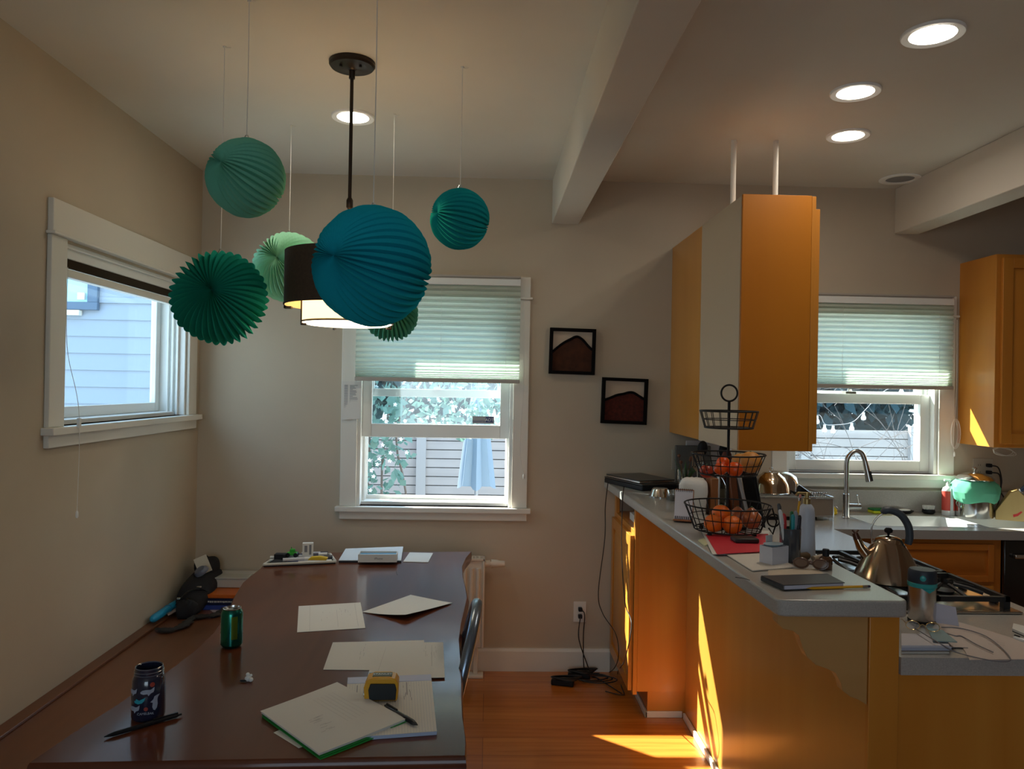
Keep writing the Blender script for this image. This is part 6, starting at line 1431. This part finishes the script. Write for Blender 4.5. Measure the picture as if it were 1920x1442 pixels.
t = board(1.13, YB - .09, .20, .36, .012, mat('slate board', (.12, .12, .11), .5), 'dark slate grey board standing in front of the tall white one', 0)
t.rotation_euler = (A(-3), 0, 0); t.location.y = YB - .10
# utensil on a bar: white handled peeler behind bag and wooden block
p = P3(1318, 975, ZBAR + EPS); t = thing('knife_stand', (.93, 3.16, ZBAR + EPS), 'brown wooden utensil block between the white bag and the basket', 'wooden block')
b = MB(); b.box(-.015, .015, -.04, .04, 0, .15); b.build('block', wood('block wood', (.24, .08, .02), (.30, .11, .03), 'z', .45), t, bevel=.003)
t = thing('white_scoop', (.975, 3.22, ZBAR + EPS), 'white handled scoop standing behind the basket, hole in its handle', 'utensil')
b = MB(); b.tube([(0, 0, .0), (0, 0, .13), (0, 0, .165)], .012, 12, radii=[.008, .012, .006], flat=.5); b.sphere((0, -.0, .165), .020, 16, 10, sy=.35); b.build('handle', M_WHITE, t)
b = MB(); b.lathe([(.003, 0), (.003, .001)], 10); b.T = None
for i, v_ in enumerate(b.v): b.v[i] = Vector((v_.x, -.0078 - v_.z, .168 + v_.y))
b.build('hanging_hole', M_BLACK, t)
t = thing('pepper_mill', (1.0, 3.30, ZBAR + EPS), 'dark bottle standing behind the basket next to the white scoop', 'bottle')
b = MB(); b.lathe([(.001, 0), (.03, 0), (.031, .01), (.031, .10), (.02, .125), (.011, .135), (.011, .16), (.001, .162)], 26, cap=False); b.build('body', mat('dark glass', (.015, .02, .015), .1, coat=1), t)
b = MB(); b.lathe([(.0315, .03), (.0315, .09)], 26, cap=False); b.build('label', mat('gold label', (.10, .08, .04), .5), t)
# faucet
p = Vector((1.905, 4.03, Z)); t = thing('kitchen_faucet', p, 'tall brushed steel gooseneck faucet at the sink', 'faucet')
b = MB(); b.lathe([(.020, 0), (.020, .005), (.0165, .008), (.0165, .128), (.013, .130)], 26); b.build('base', M_STEEL, t)
pts = spline([(0, 0, .128), (0, 0, .22), (.0, 0, .295), (.012, -.004, .335), (.042, -.010, .358), (.072, -.018, .345), (.088, -.024, .30)], 6)
b = MB(); b.tube(pts, .0125, 16); b.build('spout', M_STEEL, t, smooth=60)
b = MB(); b.tube([(.087, -.024, .305), (.098, -.028, .25), (.108, -.032, .20)], .015, 16, radii=[.013, .0155, .019]); sh_ = b.build('spray_head', M_STEEL, t, smooth=50)
b = MB(); b.tube([(.104, -.046, .255), (.114, -.050, .205)], .005, 8); b.build('spray_button', M_BLACK, sh_)
b = MB(); b.cyl((.012, 0, .062), (.075, -.004, .062), .0155, 20); b.tube([(.062, -.012, .07), (.050, -.02, .125)], .003, 8); b.build('lever', M_STEEL, t)
p = Vector((1.835, 4.06, Z)); t = thing('soap_dispenser', p, 'short chrome soap dispenser left of the faucet', 'soap dispenser')
b = MB(); b.lathe([(.016, 0), (.016, .004), (.009, .008), (.009, .04), (.006, .045)], 18); b.build('base', M_CHROME, t)
b = MB(); b.tube(spline([(0, 0, .042), (.004, 0, .056), (.022, -.006, .058), (.034, -.01, .045)], 5), .005, 10); b.build('nozzle', M_CHROME, t)
b = MB(); b.box(-.028, .028, -.012, .012, 0, .045); o = b.build('sponge', mat('yellow sponge', (.80, .55, .03), .9, bump=1, bscale=120), loc=(1.875, 4.13, Z), bevel=.006); o.rotation_euler = (0, 0, A(20)); tag(o, 'yellow sponge standing between the dispenser and the faucet', 'sponge')
xs = lambda px: ony(px, 960, 4.22).x
t = thing('scrub_sponge', (xs(1648), 4.215, Z), 'yellow sponge with green scouring side lying behind the sink', 'sponge', rz=A(4))
b = MB(); b.box(-.052, .052, -.032, .032, 0, .016); b.build('sponge', mat('lime sponge', (.62, .70, .03), .9, bump=1, bscale=120), t, bevel=.004); b = MB(); b.box(-.052, .052, -.032, .032, .0162, .026); b.build('scouring_pad', mat('green scourer', (.02, .17, .05), .95, bump=1, bscale=200), t, bevel=.004)
t = thing('soap_dish', (xs(1694), 4.215, Z), 'black soap dish holding a worn white soap bar behind the sink', 'soap dish')
b = MB(); b.lathe([(.001, .002), (.035, 0), (.052, .010), (.055, .016), (.050, .015), (.001, .010)], 30, sy=.6, cap=False); b.build('dish', M_BLACK, t); b = MB(); b.sphere((0, 0, .018), .036, 20, 10, sy=.6, sz=.22); b.build('soap_bar', M_WHITE, t)
t = thing('scrub_brush', (xs(1740), 4.215, Z), 'black palm brush with white bristles facing up behind the sink', 'brush')
b = MB(); b.lathe([(.001, 0), (.025, 0), (.034, .010), (.032, .024), (.001, .026)], 28, cap=False); b.build('grip', M_BLACK, t)
b = MB()
for i in range(7):
    for j in range(5):
        x, y = (i - 3) * .0085, (j - 2) * .008
        if (x / .03) ** 2 + (y / .022) ** 2 < 1.1: b.cyl((x, y, .0255), (x * 1.15, y * 1.15, .046), .003, 6)
tag(b.build('bristles', M_WHITE, t), kind='stuff')
t = thing('cleaner_bottle', (xs(1768), 4.17, Z), 'white cleaner bottle with red label and white nozzle behind the sink', 'bottle')
b = MB(); b.lathe([(.001, 0), (.033, 0), (.035, .004), (.035, .135), (.030, .150), (.016, .160)], 30, cap=False, sy=.75); b.build('body', mat('white plastic', (.75, .76, .78), .35), t)
b = MB(); b.lathe([(.0356, .028), (.0356, .134)], 30, cap=False, sy=.76); b.build('label', mat('red label', (.55, .06, .04), .5), t)
b = MB(); b.box(-.006, .010, -.0295, -.0275, .0, .150); b.build('pale_strip', mat('grey strip', (.50, .54, .56), .5), t)
b = MB(); b.lathe([(.013, .158), (.013, .175), (.008, .178), (.008, .19)], 18); b.box(-.026, .010, -.006, .006, .188, .198); b.build('nozzle', M_WHITE, t, bevel=.001)
# steel pot with green bag
PXp = ony(1827, 950, 4.12); t = thing('compost_pot', (PXp.x, 4.12, Z), 'steel pot lined with a green plastic bag, lid on, right of the window', 'pot')
b = MB(); b.lathe([(.001, .001), (.085, 0), (.090, .004), (.090, .20), (.088, .20), (.086, .01), (.001, .008)], 44, cap=False); b.build('pot', M_CHROME, t, smooth=50)
v = []; f = []; N = 48; rows = [(.093, .085), (.108, .095), (.118, .115), (.124, .14), (.120, .165), (.108, .185), (.096, .196), (.090, .203)]
for j, (r, z) in enumerate(rows):
    for i in range(N):
        a = 2 * math.pi * i / N; w = 1 + (.045 * math.sin(5 * a + j * .8) + .03 * math.sin(11 * a - j)) * math.sin(math.pi * j / 7) + rl.uniform(-.012, .012)
        v.append((r * w * math.cos(a), r * w * math.sin(a) * .97, z + .008 * math.sin(3 * a) * (1 if j < 3 else .2)))
for j in range(len(rows) - 1):
    for i in range(N): f.append((j * N + i, j * N + (i + 1) % N, (j + 1) * N + (i + 1) % N, (j + 1) * N + i))
b = MB(); b.add(v, f); b.build('bag_liner', translucent('green plastic film', (.20, .60, .42), (.15, .55, .40), .4), t, smooth=25)
b = MB(); b.lathe([(.094, .204), (.096, .208), (.080, .225), (.045, .240), (.012, .245), (.001, .246)], 44, cap=False); lid = b.build('lid', M_CHROME, t, smooth=60)
b = MB(); b.lathe([(.005, .244), (.005, .256), (.013, .262), (.013, .268), (.001, .272)], 20); b.build('lid_knob', M_CHROME, lid)
b = MB(); b.tube(spline([(-.095, -.02, .10), (-.12, -.03, .08), (-.105, -.04, .055), (-.09, -.03, .07)], 6), .0022, 6); b.build('bail_end', M_CHROME, t)
# knife block
t = thing('knife_block', (2.84, 4.04, Z), 'pale wooden knife block with dark handled knives at the right edge', 'knife block', rz=A(-32))
b = MB(); b.prism([(-.06, 0), (.10, 0), (.10, .09), (.02, .155), (-.06, .055)][::1], -.055, .055, 'y') if False else b.prism([(-.10, 0), (.08, 0), (.08, .08), (.0, .165), (-.035, .15), (-.10, .045)], -.055, .055, 'y'); b.build('block', wood('pale block wood', (.46, .33, .12), (.54, .40, .17), 'z', .45), t, bevel=.003)
b = MB(); b.prism([(-.02, .02), (.0, .028), (.02, .05), (.014, .055), (-.004, .04), (-.022, .034)], -.0562, -.055, 'y'); b.build('red_mark', mat('red mark', (.6, .03, .03), .5), t)
kd = Vector((.68, 0, .73)).normalized()
KN = {(0, 0): 'rearmost row, side nearest the camera', (0, 1): 'rearmost row, middle', (0, 2): 'rearmost row, far side', (1, 0): 'lower row, side nearest the camera', (1, 1): 'lower row, middle'}
for i in range(2):
    for j in range(3 - i):
        s_ = Vector((.012 + i * .024, (j - 1) * .034, .155 - i * .026)); k_ = thing('kitchen_knife', (0, 0, 0), 'dark blue handled knife in the wooden block, ' + KN[(i, j)], 'knife', group='knives in the block')
        R_ = Matrix.Rotation(A(-32), 4, 'Z'); wpos = Vector((2.84, 4.04, Z)) + (R_ @ s_); k_.location = wpos; k_.rotation_euler = (0, 0, A(-32))
        b = MB(); b.tube([kd * .004, kd * .03, kd * .08, kd * .10], .009, 10, radii=[.007, .009, .010, .008], flat=.7, up=(0, 1, 0)); b.build('handle', mat('navy handle', (.015, .04, .10), .3, coat=.5), k_, smooth=60)
        b = MB(); b.tube([kd * -.004, kd * .006], .0095, 8, flat=.5, up=(0, 1, 0)); b.build('bolster', M_CHROME, k_)
# plugs and cord at the kitchen outlet
ox = p2_.x + .023; oz = p2_.z + .02
cable('mains_cable', 'upper black plug and cord curving down from the kitchen outlet', [(ox, YB - .035, oz + .0195), (ox + .035, YB - .05, oz + .01), (ox + .055, YB - .05, oz - .06), (ox + .05, YB - .05, oz - .12), (ox + .065, YB - .06, 1.0), (ox + .06, YB - .05, .95), (ox + .02, YB - .06, Z + .004)], r=.0036, plug=(ox, YB - .008, oz + .0195))
cable('mains_cable', 'lower black plug and cord curving down from the kitchen outlet', [(ox, YB - .035, oz - .0195), (ox + .035, YB - .055, oz - .025), (ox + .048, YB - .055, oz - .08), (ox + .045, YB - .055, oz - .14), (ox + .03, YB - .05, Z + .04), (ox + .0, YB - .06, Z + .004)], r=.0036, plug=(ox, YB - .008, oz - .0195))
# faucet cup on the sill: small clear lime cup is absent; sink rack divider
b = MB(); q = [onz(px, py, Z) for px, py in ((1880, 990), (1925, 992), (1925, 984), (1868, 983))]
